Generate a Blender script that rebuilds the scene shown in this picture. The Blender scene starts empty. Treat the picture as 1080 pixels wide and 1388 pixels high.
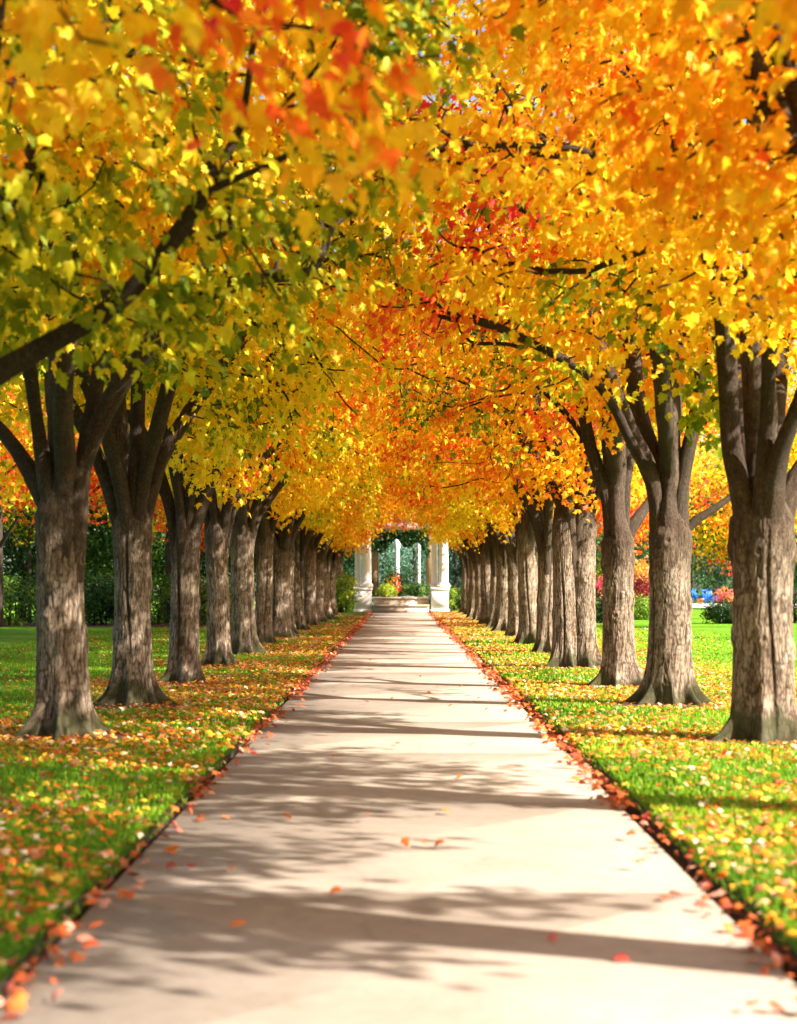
import bpy, math, time
import numpy as np
from mathutils import Vector

T0 = time.time()
PI = math.pi
sc = bpy.context.scene
COL = sc.collection

# ------------------------------------------------------------------ render
sc.render.engine = 'CYCLES'
sc.view_settings.view_transform = 'Standard'
sc.view_settings.look = 'None'
sc.view_settings.gamma = 1.0
sc.view_settings.exposure = 1.9
try:
    sc.cycles.use_denoising = True
    sc.cycles.denoiser = 'OPENIMAGEDENOISE'
    sc.cycles.denoising_input_passes = 'RGB_ALBEDO_NORMAL'
except Exception:
    pass
sc.cycles.max_bounces = 7
sc.cycles.diffuse_bounces = 3
sc.cycles.glossy_bounces = 2
sc.cycles.transmission_bounces = 5
sc.cycles.sample_clamp_indirect = 6.0
sc.cycles.use_adaptive_sampling = True
sc.cycles.adaptive_threshold = .02

# ------------------------------------------------------------------ mesh helpers
def rng(seed):
    return np.random.default_rng(seed)

def norm(v):
    return v / np.maximum(np.linalg.norm(v, axis=-1, keepdims=True), 1e-9)

def make_mesh(name, verts, faces, attrs=None, smooth=True):
    """faces: list of int arrays (n,k) of any k. attrs: point-domain float attributes"""
    me = bpy.data.meshes.new(name)
    verts = np.asarray(verts, dtype=np.float32)
    me.vertices.add(len(verts))
    me.vertices.foreach_set('co', verts.ravel())
    loops, starts = [], []
    n = 0
    for f in faces:
        f = np.asarray(f, dtype=np.int32)
        if len(f) == 0:
            continue
        loops.append(f.ravel())
        starts.append(n + np.arange(len(f), dtype=np.int32) * f.shape[1])
        n += f.size
    loops = np.concatenate(loops)
    starts = np.concatenate(starts)
    me.loops.add(len(loops))
    me.loops.foreach_set('vertex_index', loops)
    me.polygons.add(len(starts))
    me.polygons.foreach_set('loop_start', starts)
    me.update(calc_edges=True)
    if smooth:
        me.polygons.foreach_set('use_smooth', np.ones(len(starts), dtype=bool))
    for k, a in (attrs or {}).items():
        at = me.attributes.new(k, 'FLOAT', 'POINT')
        at.data.foreach_set('value', np.asarray(a, dtype=np.float32))
    return me

def obj(name, me, mat=None, parent=None, loc=None):
    o = bpy.data.objects.new(name, me)
    COL.objects.link(o)
    o.color = (.5, .5, .5, 1)
    if mat is not None and len(me.materials) == 0:
        me.materials.append(mat)
    if parent is not None:
        o.parent = parent
    if loc is not None:
        o.location = loc
    return o

def empty(name, loc=(0, 0, 0)):
    o = bpy.data.objects.new(name, None)
    o.empty_display_size = 0.3
    COL.objects.link(o)
    o.location = loc
    return o

def tag(o, label=None, cat=None, group=None, kind=None):
    if label: o['label'] = label
    if cat: o['category'] = cat
    if group: o['group'] = group
    if kind: o['kind'] = kind
    return o

class MB:
    """collects boxes, lathes and tubes into one mesh"""
    def __init__(s):
        s.v, s.f4, s.f3, s.n = [], [], [], 0
    def add(s, v, f4=None, f3=None):
        v = np.asarray(v, dtype=float)
        s.v.append(v)
        if f4 is not None: s.f4.append(np.asarray(f4) + s.n)
        if f3 is not None: s.f3.append(np.asarray(f3) + s.n)
        s.n += len(v)
    def box(s, x0, x1, y0, y1, z0, z1, bev=0.0):
        # a box with chamfered vertical and top edges
        b = bev
        if b <= 0:
            v = [(x, y, z) for z in (z0, z1) for x, y in ((x0, y0), (x1, y0), (x1, y1), (x0, y1))]
            f = [(3, 2, 1, 0), (4, 5, 6, 7)] + [(i, (i + 1) % 4, 4 + (i + 1) % 4, 4 + i) for i in range(4)]
            s.add(v, f); return
        def ring(z, c):
            return [(x0 + c + b, y0 + c, z), (x1 - c - b, y0 + c, z), (x1 - c, y0 + c + b, z), (x1 - c, y1 - c - b, z),
                    (x1 - c - b, y1 - c, z), (x0 + c + b, y1 - c, z), (x0 + c, y1 - c - b, z), (x0 + c, y0 + c + b, z)]
        v = ring(z0, 0) + ring(z1 - b, 0) + ring(z1, b)
        f = []
        for r in range(2):
            for i in range(8):
                j = (i + 1) % 8
                f.append((r * 8 + i, r * 8 + j, r * 8 + 8 + j, r * 8 + 8 + i))
        v.append(((x0 + x1) / 2, (y0 + y1) / 2, z1)); v.append(((x0 + x1) / 2, (y0 + y1) / 2, z0))
        f3 = [(16 + i, 16 + (i + 1) % 8, 24) for i in range(8)] + [((i + 1) % 8, i, 25) for i in range(8)]
        s.add(v, f, f3)
    def lathe(s, cx, cy, prof, n=24, flute=0):
        a = np.arange(n) * 2 * PI / n
        v = []
        for r, z in prof:
            v.append(np.stack([cx + r * np.cos(a), cy + r * np.sin(a), np.full(n, z)], 1))
        v = np.concatenate(v)
        f = [(k * n + i, k * n + (i + 1) % n, (k + 1) * n + (i + 1) % n, (k + 1) * n + i) for k in range(len(prof) - 1) for i in range(n)]
        m = len(v)
        v = np.concatenate([v, [[cx, cy, prof[-1][1]], [cx, cy, prof[0][1]]]])
        f3 = [((len(prof) - 1) * n + i, (len(prof) - 1) * n + (i + 1) % n, m) for i in range(n)] + [((i + 1) % n, i, m + 1) for i in range(n)]
        s.add(v, f, f3)
    def build(s, name, mat, parent=None, smooth=False):
        fs = []
        if s.f4: fs.append(np.concatenate(s.f4))
        if s.f3: fs.append(np.concatenate(s.f3))
        return obj(name, make_mesh(name, np.concatenate(s.v), fs, smooth=smooth), mat, parent)

def fnoise(p, seed, scale=1.0, octv=3):
    """cheap smooth 3-D noise in about -1..1 : sums of sines in random directions"""
    r = rng(seed)
    p = np.asarray(p, dtype=float) * scale
    out = np.zeros(len(p)); amp = 1.0; tot = 0
    for o in range(octv):
        for k in range(4):
            d = norm(r.normal(size=3)) * (1.9 ** o) * r.uniform(.8, 1.3)
            out += amp * np.sin(p @ d * 2.2 + r.uniform(0, 6.28))
        tot += amp * 2.0
        amp *= .55
    return np.clip(out / tot, -1, 1)

def vnoise(u, v, nu, seed):
    """2-D value noise, periodic in u with nu cells"""
    r = rng(seed); tab = r.uniform(0, 1, size=(nu, 257))
    iu = np.floor(u).astype(int); iv = np.floor(v).astype(int)
    fu = u - iu; fv = v - iv
    fu = fu * fu * (3 - 2 * fu); fv = fv * fv * (3 - 2 * fv)
    a = tab[iu % nu, iv % 257]; b = tab[(iu + 1) % nu, iv % 257]
    c = tab[iu % nu, (iv + 1) % 257]; d = tab[(iu + 1) % nu, (iv + 1) % 257]
    return (a * (1 - fu) + b * fu) * (1 - fv) + (c * (1 - fu) + d * fu) * fv

# ------------------------------------------------------------------ materials
def new_mat(name):
    m = bpy.data.materials.new(name); m.use_nodes = True
    nt = m.node_tree; nt.nodes.clear()
    out = nt.nodes.new('ShaderNodeOutputMaterial')
    return m, nt, out

def nd(nt, typ, **kw):
    n = nt.nodes.new(typ)
    for k, v in kw.items():
        if k in n.inputs: n.inputs[k].default_value = v
        else: setattr(n, k, v)
    return n

def ramp(nt, stops, interp='LINEAR'):
    r = nt.nodes.new('ShaderNodeValToRGB')
    cr = r.color_ramp; cr.interpolation = interp
    while len(cr.elements) < len(stops): cr.elements.new(0.5)
    for e, (p, c) in zip(cr.elements, stops):
        e.position = p; e.color = (*c, 1) if len(c) == 3 else c
    return r

def mathn(nt, op, a, b=None, clamp=False):
    n = nt.nodes.new('ShaderNodeMath'); n.operation = op; n.use_clamp = clamp
    for i, x in enumerate((a, b)):
        if x is None: continue
        if isinstance(x, (int, float)): n.inputs[i].default_value = x
        else: nt.links.new(x, n.inputs[i])
    return n.outputs[0]

AUTUMN = [(0.00, (.030, .080, .006)), (0.16, (.10, .17, .010)), (0.28, (.34, .38, .015)), (0.40, (.95, .80, .035)),
          (0.54, (.96, .62, .022)), (0.68, (.95, .42, .013)), (0.82, (.92, .15, .018)), (1.0, (.76, .035, .075))]

def leaf_material(name, stops, trans=.5, use_obj=True, rough=.5):
    m, nt, out = new_mat(name); L = nt.links.new
    at = nd(nt, 'ShaderNodeAttribute', attribute_name='tone')
    t = at.outputs['Fac']
    if use_obj:
        oi = nt.nodes.new('ShaderNodeObjectInfo')
        sep = nt.nodes.new('ShaderNodeSeparateColor'); L(oi.outputs['Color'], sep.inputs[0])
        t = mathn(nt, 'ADD', t, mathn(nt, 'SUBTRACT', sep.outputs[0], .5))
    r = ramp(nt, stops); L(t, r.inputs[0])
    # blotches inside the leaves
    tc = nt.nodes.new('ShaderNodeTexCoord')
    no = nd(nt, 'ShaderNodeTexNoise', Scale=14.0, Detail=2.0); L(tc.outputs['Object'], no.inputs['Vector'])
    hs = nt.nodes.new('ShaderNodeHueSaturation'); L(r.outputs[0], hs.inputs['Color'])
    L(mathn(nt, 'ADD', mathn(nt, 'MULTIPLY', no.outputs[0], .8), .6), hs.inputs['Value'])
    pb = nd(nt, 'ShaderNodeBsdfPrincipled', Roughness=rough); L(hs.outputs[0], pb.inputs['Base Color'])
    pb.inputs['Specular IOR Level'].default_value = .22
    tr = nt.nodes.new('ShaderNodeBsdfTranslucent'); L(hs.outputs[0], tr.inputs['Color'])
    mx = nt.nodes.new('ShaderNodeMixShader'); mx.inputs[0].default_value = trans
    L(pb.outputs[0], mx.inputs[1]); L(tr.outputs[0], mx.inputs[2]); L(mx.outputs[0], out.inputs[0])
    return m

def simple_mat(name, col, rough=.7, noise=.25, scale=6.0, bump=.0, detail=5.0, spec=.3):
    m, nt, out = new_mat(name); L = nt.links.new
    tc = nt.nodes.new('ShaderNodeTexCoord')
    no = nd(nt, 'ShaderNodeTexNoise', Scale=scale, Detail=detail); L(tc.outputs['Object'], no.inputs['Vector'])
    c = np.array(col)
    r = ramp(nt, [(.25, tuple(c * (1 - noise))), (.75, tuple(np.minimum(c * (1 + noise), 1)))]); L(no.outputs[0], r.inputs[0])
    pb = nd(nt, 'ShaderNodeBsdfPrincipled', Roughness=rough); L(r.outputs[0], pb.inputs['Base Color'])
    pb.inputs['Specular IOR Level'].default_value = spec
    if bump:
        b = nd(nt, 'ShaderNodeBump', Strength=bump, Distance=.02); L(no.outputs[0], b.inputs['Height']); L(b.outputs[0], pb.inputs['Normal'])
    L(pb.outputs[0], out.inputs[0])
    return m

def bark_material():
    m, nt, out = new_mat('bark'); L = nt.links.new
    at = nd(nt, 'ShaderNodeAttribute', attribute_name='ridge')
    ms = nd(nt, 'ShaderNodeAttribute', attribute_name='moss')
    tc = nt.nodes.new('ShaderNodeTexCoord')
    mp = nt.nodes.new('ShaderNodeMapping'); mp.inputs['Scale'].default_value = (85, 85, 22)
    L(tc.outputs['Object'], mp.inputs['Vector'])
    no = nd(nt, 'ShaderNodeTexNoise', Scale=1.0, Detail=9.0, Roughness=.72, Distortion=.6); L(mp.outputs[0], no.inputs['Vector'])
    n2 = nd(nt, 'ShaderNodeTexNoise', Scale=2.3, Detail=4.0); L(tc.outputs['Object'], n2.inputs['Vector'])
    h = mathn(nt, 'ADD', mathn(nt, 'MULTIPLY', at.outputs['Fac'], .38), mathn(nt, 'MULTIPLY', no.outputs[0], .78))
    r = ramp(nt, [(.24, (.012, .008, .005)), (.43, (.058, .041, .028)), (.58, (.165, .121, .086)), (.80, (.48, .40, .315))])
    L(h, r.inputs[0])
    big = ramp(nt, [(.35, (.62, .52, .42)), (.65, (1.0, .98, .95))]); L(n2.outputs[0], big.inputs[0])
    mul = nd(nt, 'ShaderNodeMix', data_type='RGBA', blend_type='MULTIPLY'); mul.inputs[0].default_value = .8
    L(r.outputs[0], mul.inputs[6]); L(big.outputs[0], mul.inputs[7])
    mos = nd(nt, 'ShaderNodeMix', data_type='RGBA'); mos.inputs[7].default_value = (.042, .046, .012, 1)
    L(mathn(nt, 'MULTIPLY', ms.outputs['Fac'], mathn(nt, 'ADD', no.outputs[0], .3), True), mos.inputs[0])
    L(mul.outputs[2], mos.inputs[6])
    pb = nd(nt, 'ShaderNodeBsdfPrincipled', Roughness=.85); pb.inputs['Specular IOR Level'].default_value = .2
    L(mos.outputs[2], pb.inputs['Base Color'])
    b = nd(nt, 'ShaderNodeBump', Strength=1.0, Distance=.03); L(no.outputs[0], b.inputs['Height']); L(b.outputs[0], pb.inputs['Normal'])
    L(pb.outputs[0], out.inputs[0])
    return m

def limb_material():
    m, nt, out = new_mat('limb_bark'); L = nt.links.new
    tc = nt.nodes.new('ShaderNodeTexCoord')
    mp = nt.nodes.new('ShaderNodeMapping'); mp.inputs['Scale'].default_value = (45, 45, 14); L(tc.outputs['Object'], mp.inputs['Vector'])
    no = nd(nt, 'ShaderNodeTexNoise', Scale=1.0, Detail=7.0, Roughness=.65); L(mp.outputs[0], no.inputs['Vector'])
    r = ramp(nt, [(.3, (.012, .008, .005)), (.55, (.042, .029, .020)), (.8, (.12, .092, .07))]); L(no.outputs[0], r.inputs[0])
    pb = nd(nt, 'ShaderNodeBsdfPrincipled', Roughness=.8); pb.inputs['Specular IOR Level'].default_value = .25
    L(r.outputs[0], pb.inputs['Base Color'])
    b = nd(nt, 'ShaderNodeBump', Strength=.6, Distance=.01); L(no.outputs[0], b.inputs['Height']); L(b.outputs[0], pb.inputs['Normal'])
    L(pb.outputs[0], out.inputs[0])
    return m

def concrete_material():
    m, nt, out = new_mat('concrete'); L = nt.links.new
    tc = nt.nodes.new('ShaderNodeTexCoord')
    fine = nd(nt, 'ShaderNodeTexNoise', Scale=160.0, Detail=3.0); L(tc.outputs['Object'], fine.inputs['Vector'])
    big = nd(nt, 'ShaderNodeTexNoise', Scale=.9, Detail=6.0, Roughness=.6); L(tc.outputs['Object'], big.inputs['Vector'])
    r = ramp(nt, [(.3, (.30, .248, .196)), (.72, (.41, .35, .285))]); L(big.outputs[0], r.inputs[0])
    r2 = ramp(nt, [(.28, (.70, .68, .66)), (.5, (1, 1, 1)), (.8, (1.0, 1.0, 1.0))]); L(fine.outputs[0], r2.inputs[0])
    mul = nd(nt, 'ShaderNodeMix', data_type='RGBA', blend_type='MULTIPLY'); mul.inputs[0].default_value = .7
    L(r.outputs[0], mul.inputs[6]); L(r2.outputs[0], mul.inputs[7])
    # leaf tannin stains
    vo = nd(nt, 'ShaderNodeTexVoronoi', Scale=3.2); L(tc.outputs['Object'], vo.inputs['Vector'])
    st = ramp(nt, [(.03, (.60, .50, .42)), (.10, (1, 1, 1))]); L(vo.outputs['Distance'], st.inputs[0])
    m2 = nd(nt, 'ShaderNodeMix', data_type='RGBA', blend_type='MULTIPLY'); m2.inputs[0].default_value = .6
    L(mul.outputs[2], m2.inputs[6]); L(st.outputs[0], m2.inputs[7])
    sl = nd(nt, 'ShaderNodeAttribute', attribute_name='tone')
    m3 = nd(nt, 'ShaderNodeMix', data_type='RGBA', blend_type='MULTIPLY'); m3.inputs[0].default_value = 1.0
    sr = ramp(nt, [(0, (.86, .85, .85)), (1, (1.0, 1.0, .98))]); L(sl.outputs['Fac'], sr.inputs[0])
    med = nd(nt, 'ShaderNodeTexNoise', Scale=9.0, Detail=8.0, Roughness=.75); L(tc.outputs['Object'], med.inputs['Vector'])
    mr = ramp(nt, [(.36, (.80, .78, .76)), (.55, (1, 1, 1))]); L(med.outputs[0], mr.inputs[0])
    m4 = nd(nt, 'ShaderNodeMix', data_type='RGBA', blend_type='MULTIPLY'); m4.inputs[0].default_value = .7
    wp = nd(nt, 'ShaderNodeTexNoise', Scale=1.1, Detail=5.0); L(tc.outputs['Object'], wp.inputs['Vector'])
    av = nd(nt, 'ShaderNodeMix', data_type='RGBA', blend_type='LINEAR_LIGHT'); av.inputs[0].default_value = .35
    L(tc.outputs['Object'], av.inputs[6]); L(wp.outputs['Color'], av.inputs[7])
    cv = nd(nt, 'ShaderNodeTexVoronoi', feature='DISTANCE_TO_EDGE', Scale=.23); L(av.outputs[2], cv.inputs['Vector'])
    ck = ramp(nt, [(.0015, (.42, .38, .34)), (.0045, (1, 1, 1))]); L(cv.outputs['Distance'], ck.inputs[0])
    m5 = nd(nt, 'ShaderNodeMix', data_type='RGBA', blend_type='MULTIPLY'); m5.inputs[0].default_value = .22
    L(m2.outputs[2], m5.inputs[6]); L(ck.outputs[0], m5.inputs[7])
    L(m5.outputs[2], m3.inputs[6]); L(sr.outputs[0], m3.inputs[7]); L(m3.outputs[2], m4.inputs[6]); L(mr.outputs[0], m4.inputs[7])
    pb = nd(nt, 'ShaderNodeBsdfPrincipled', Roughness=.8); pb.inputs['Specular IOR Level'].default_value = .25
    L(m4.outputs[2], pb.inputs['Base Color'])
    b = nd(nt, 'ShaderNodeBump', Strength=.25, Distance=.004); L(fine.outputs[0], b.inputs['Height']); L(b.outputs[0], pb.inputs['Normal'])
    L(pb.outputs[0], out.inputs[0])
    return m

def lawn_material():
    m, nt, out = new_mat('lawn_turf'); L = nt.links.new
    tc = nt.nodes.new('ShaderNodeTexCoord')
    a = nd(nt, 'ShaderNodeTexNoise', Scale=.45, Detail=5.0); L(tc.outputs['Object'], a.inputs['Vector'])
    b = nd(nt, 'ShaderNodeTexNoise', Scale=38.0, Detail=4.0, Roughness=.7); L(tc.outputs['Object'], b.inputs['Vector'])
    s = mathn(nt, 'ADD', mathn(nt, 'MULTIPLY', a.outputs[0], .55), mathn(nt, 'MULTIPLY', b.outputs[0], .45))
    r = ramp(nt, [(.3, (.055, .16, .008)), (.5, (.13, .32, .014)), (.7, (.24, .42, .022))]); L(s, r.inputs[0])
    pb = nd(nt, 'ShaderNodeBsdfPrincipled', Roughness=.9); pb.inputs['Specular IOR Level'].default_value = .1
    L(r.outputs[0], pb.inputs['Base Color'])
    bp = nd(nt, 'ShaderNodeBump', Strength=.9, Distance=.05); L(b.outputs[0], bp.inputs['Height']); L(bp.outputs[0], pb.inputs['Normal'])
    L(pb.outputs[0], out.inputs[0])
    return m

M = {}
M['leaf'] = leaf_material('autumn_leaf', AUTUMN, .52)
LITTER = [(0, (.36, .11, .02)), (.18, (.78, .24, .02)), (.36, (.86, .42, .03)), (.5, (.88, .58, .07)), (.62, (.80, .18, .02)), (.76, (.52, .08, .03)), (.9, (.80, .50, .26)), (1, (.90, .74, .56))]
M['litter'] = leaf_material('fallen_leaf', LITTER, .25, use_obj=False)
EDGE = [(0, (.22, .06, .018)), (.35, (.52, .10, .03)), (.6, (.68, .20, .04)), (.8, (.50, .07, .05)), (1, (.75, .42, .28))]
M['edge_leaf'] = leaf_material('edge_leaf', EDGE, .15, use_obj=False)
M['blade'] = leaf_material('grass_blade', [(0, (.07, .20, .010)), (.5, (.23, .45, .018)), (1, (.50, .62, .035))], .45, use_obj=False)
M['bark'] = bark_material()
M['limb'] = limb_material()
M['concrete'] = concrete_material()
M['lawn'] = lawn_material()
M['soil'] = simple_mat('soil', (.055, .032, .02), .95, .5, 30, .8)
M['mulch'] = simple_mat('bark_mulch', (.075, .035, .022), .95, .5, 22, .8)
M['white'] = simple_mat('white_stone', (.78, .76, .74), .6, .06, 9, .05)
M['grey_stone'] = simple_mat('grey_stone', (.42, .39, .38), .8, .12, 5, .1)
M['step'] = simple_mat('step_stone', (.50, .42, .33), .8, .12, 6, .1)
M['tan'] = simple_mat('tan_stone', (.30, .19, .10), .8, .15, 6, .1)
M['paving'] = simple_mat('pale_paving', (.62, .56, .50), .8, .1, 3, .1)
M['blue'] = simple_mat('blue_paint', (.012, .13, .48), .45, .1, 8)
M['terra'] = simple_mat('terracotta', (.50, .17, .06), .7, .15, 12)
M['green'] = leaf_material('green_leaf', [(0, (.010, .030, .008)), (.25, (.022, .065, .012)), (.5, (.055, .14, .018)), (.75, (.14, .26, .022)), (1, (.42, .48, .03))], .3)
M['bloom'] = leaf_material('bloom_leaf', [(0, (.20, .02, .03)), (.3, (.62, .03, .16)), (.55, (.75, .13, .16)), (.8, (.80, .26, .16)), (1, (.80, .42, .05))], .4)
M['conifer'] = leaf_material('conifer_needle', [(0, (.006, .022, .016)), (.5, (.020, .060, .035)), (1, (.16, .30, .20))], .15)

# ------------------------------------------------------------------ leaves
def leaf_template(kind):
    if kind == 'maple':          # toothed maple leaf: base, five lobes with shoulders
        P = [(0, -.02), (-.16, -.10), (-.42, -.02), (-.35, .13), (-.56, .34), (-.42, .40), (-.26, .43), (-.27, .64), (-.14, .74), (0, 1.0),
             (.14, .74), (.27, .64), (.26, .43), (.42, .40), (.56, .34), (.35, .13), (.42, -.02), (.16, -.10)]
    elif kind == 'maple_simple':
        P = [(0, 0), (-.44, -.04), (-.33, .15), (-.58, .40), (-.26, .46), (0, 1.0), (.26, .46), (.58, .40), (.33, .15), (.44, -.04)]
    elif kind == 'oval':
        P = [(0, 0), (-.28, .35), (-.18, .75), (0, 1), (.18, .75), (.28, .35)]
    else:                        # needle spray
        P = [(0, 0), (-.12, .5), (0, 1), (.12, .5)]
    P = np.array(P, dtype=float)
    if kind in ('maple', 'maple_simple'):
        c = np.array([[0, .26]])
        z = -0.22 * np.abs(P[:, 0]) - .10 * np.maximum(P[:, 1] - .3, 0)
        V = np.concatenate([np.column_stack([P, z]), [[0, .26, .03]]])
        n = len(P)
        F = np.array([(n, (i + 1) % n, i) for i in range(n)])
    else:
        z = -0.25 * np.abs(P[:, 0]) - .12 * P[:, 1]
        V = np.column_stack([P, z]); n = len(P)
        F = np.array([(0, i + 1, i) for i in range(1, n - 1)])
    return V, F

def leaf_mesh(name, pos, nrm, tip, size, tone, kind):
    """one mesh of many leaves (the crown of one plant)"""
    V, F = leaf_template(kind)
    n = norm(nrm)
    y = tip - (tip * n).sum(1, keepdims=True) * n
    y = norm(y); x = np.cross(y, n)
    k = len(V)
    s = size[:, None, None]
    rr = rng(len(pos) + 17); Nn = len(pos)
    curl = rr.uniform(.1, 2.6, (Nn, 1)); bend = rr.uniform(-.1, .55, (Nn, 1)); asp = rr.uniform(.78, 1.08, (Nn, 1, 1)); twist = rr.normal(0, .22, (Nn, 1))
    vz = V[None, :, 2] * curl - bend * V[None, :, 1] ** 2 + twist * V[None, :, 0] * V[None, :, 1]
    vz = vz[:, :, None]
    W = pos[:, None, :] + s * (asp * V[None, :, 0:1] * x[:, None, :] + V[None, :, 1:2] * y[:, None, :] + vz * n[:, None, :])
    N = len(pos)
    faces = (F[None] + (np.arange(N) * k)[:, None, None]).reshape(-1, 3)
    return make_mesh(name, W.reshape(-1, 3), [faces], {'tone': np.repeat(tone, k)}, smooth=False)

# ------------------------------------------------------------------ trees
def trunk_mesh(seed, r0, top, lean=(0, 0), hires=True, flare=1.0, offset=(0, 0), zfork=2.45):
    r = rng(seed)
    na, nz = (300, 230) if hires else (90, 80)
    a = np.linspace(0, 2 * PI, na, endpoint=False)
    zz = np.linspace(0, 1, nz) ** 1.25 * (top + .12) - .12
    A, Z = np.meshgrid(a, zz)
    zc = np.maximum(Z, 0)
    # root flare with buttress lobes
    nl = int(r.integers(6, 9)); ph = r.uniform(0, 6.28)
    lob = np.clip(.5 + .5 * np.cos(A * nl + ph + .9 * np.sin(A * 2 + ph) + .6 * np.sin(A + 2 * ph)), 0, 1) ** 2.8 * (1 + .5 * np.cos(A * 2 + r.uniform(0, 6)))
    R = np.full_like(A, r0)
    R *= 1 + flare * (.20 * np.exp(-zc / .45) + .16 * lob * np.exp(-zc / .32) + np.exp(-zc / .15) * (.0 + 1.2 * lob))
    R *= 1 - .035 * np.clip(zc / zfork, 0, 1)
    R *= 1 + .09 * np.exp(-((zc - zfork + .15) / .3) ** 2) * (1 + .6 * np.cos(A * 3 + r.uniform(0, 6)))
    tt = np.clip((zc - zfork + .05) / max(top - zfork + .05, .1), 0, 1)
    R *= 1 - .72 * tt
    # broad lumps and knots
    R *= 1 + .05 * (vnoise(A / (2 * PI) * 5, Z * 1.6, 5, seed + 1) - .5) * 2
    for k in range(9):
        ka, kz = r.uniform(0, 6.28), r.uniform(.7, zfork + .2)
        d = np.sqrt(((np.angle(np.exp(1j * (A - ka)))) * r0 / .07) ** 2 + ((Z - kz) / .08) ** 2)
        R += .042 * np.exp(-d ** 2) - .035 * np.exp(-(d / .45) ** 2)
    # vertical bark plates
    wob = .5 * vnoise(A / (2 * PI) * 9, Z * 2.5, 9, seed + 2)
    wob = 1.2 * wob + .8 * vnoise(A / (2 * PI) * 30, Z * 11, 30, seed + 6)
    k1, k2 = (54, 90) if r0 > .2 else (46, 76)
    b1 = 1 - np.abs(2 * vnoise(A / (2 * PI) * k1 + wob, Z * 6.5 + 1.5 * wob, k1, seed + 3) - 1)
    b2 = 1 - np.abs(2 * vnoise(A / (2 * PI) * k2 + 1.4 * wob, Z * 17.0, k2, seed + 4) - 1)
    ridge = 1 - np.clip(.6 * b1 ** 3 + .4 * b2 ** 3, 0, 1)
    R += .009 * (ridge - .7) * (.5 + vnoise(A / (2 * PI) * 6, Z * 2, 6, seed + 8))
    # a few deep vertical seams
    for k in range(2):
        ka = r.uniform(0, 6.28); kz = r.uniform(.6, 1.6)
        da = np.angle(np.exp(1j * (A - ka - .12 * np.sin(Z * 2 + k)))) * r0
        seam = np.exp(-(da / .018) ** 2) * np.exp(-((Z - kz) / .9) ** 4)
        R -= .025 * seam; ridge = ridge * (1 - .8 * seam)
    X = R * np.cos(A) + lean[0] * zc + offset[0]
    Y = R * np.sin(A) + lean[1] * zc + offset[1]
    v = np.column_stack([X.ravel(), Y.ravel(), Z.ravel()])
    i = np.arange(nz - 1)[:, None] * na; j = np.arange(na)[None]
    f = np.stack([i + j, i + (j + 1) % na, i + na + (j + 1) % na, i + na + j], -1).reshape(-1, 4)
    ridge = ridge * (1 - .60 * np.clip((Z - zfork + .75) / .7, 0, 1))  # bark fades to the limbs' dark tone; crown shade put into the colour
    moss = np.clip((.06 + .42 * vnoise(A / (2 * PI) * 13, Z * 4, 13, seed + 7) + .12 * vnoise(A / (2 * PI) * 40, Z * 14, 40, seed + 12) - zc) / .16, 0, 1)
    return v, f, ridge.ravel(), moss.ravel()

def grow(limbs, attr, seed, step=.2, kill=.30, infl=1.6, iters=70):
    """space colonisation from the main limbs"""
    r = rng(seed)
    pos, par, lid = [], [], []
    for li, pl in enumerate(limbs):
        pl = np.asarray(pl, float)
        prev = -1
        for a, b in zip(pl[:-1], pl[1:]):
            n = max(1, int(np.linalg.norm(b - a) / step))
            for k in range(n):
                pos.append(a + (b - a) * k / n); par.append(prev); lid.append(li); prev = len(pos) - 1
        pos.append(pl[-1]); par.append(prev); lid.append(li)
    n0 = len(pos)
    pos = [np.array(p) for p in pos]
    attr = attr.copy()
    P = np.array(pos)
    D = np.linalg.norm(attr[:, None] - P[None], axis=2)
    near = D.argmin(1); nd_ = D.min(1)
    alive = nd_ > kill
    start = 0
    for it in range(iters):
        act = np.where(alive & (nd_ < infl * (1.6 if it < 8 else 1)))[0]
        if len(act) == 0: break
        tgt = near[act]
        d = norm(attr[act] - np.array(pos)[tgt])
        u, inv = np.unique(tgt, return_inverse=True)
        acc = np.zeros((len(u), 3)); np.add.at(acc, inv, d)
        acc = norm(norm(acc) + r.normal(0, .42, acc.shape) + np.array([0, 0, .06]))
        newp = np.array(pos)[u] + acc * step
        base = len(pos)
        for q, uu in zip(newp, u):
            pos.append(q); par.append(int(uu)); lid.append(lid[uu])
        Dn = np.linalg.norm(attr[:, None] - newp[None], axis=2)
        m = Dn.min(1); am = Dn.argmin(1)
        upd = m < nd_
        nd_[upd] = m[upd]; near[upd] = am[upd] + base
        alive &= nd_ > kill
        # drop attractors that stall
        if it % 6 == 5:
            alive &= r.uniform(size=len(alive)) > .04
    return np.array(pos), np.array(par), np.array(lid), n0

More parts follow.
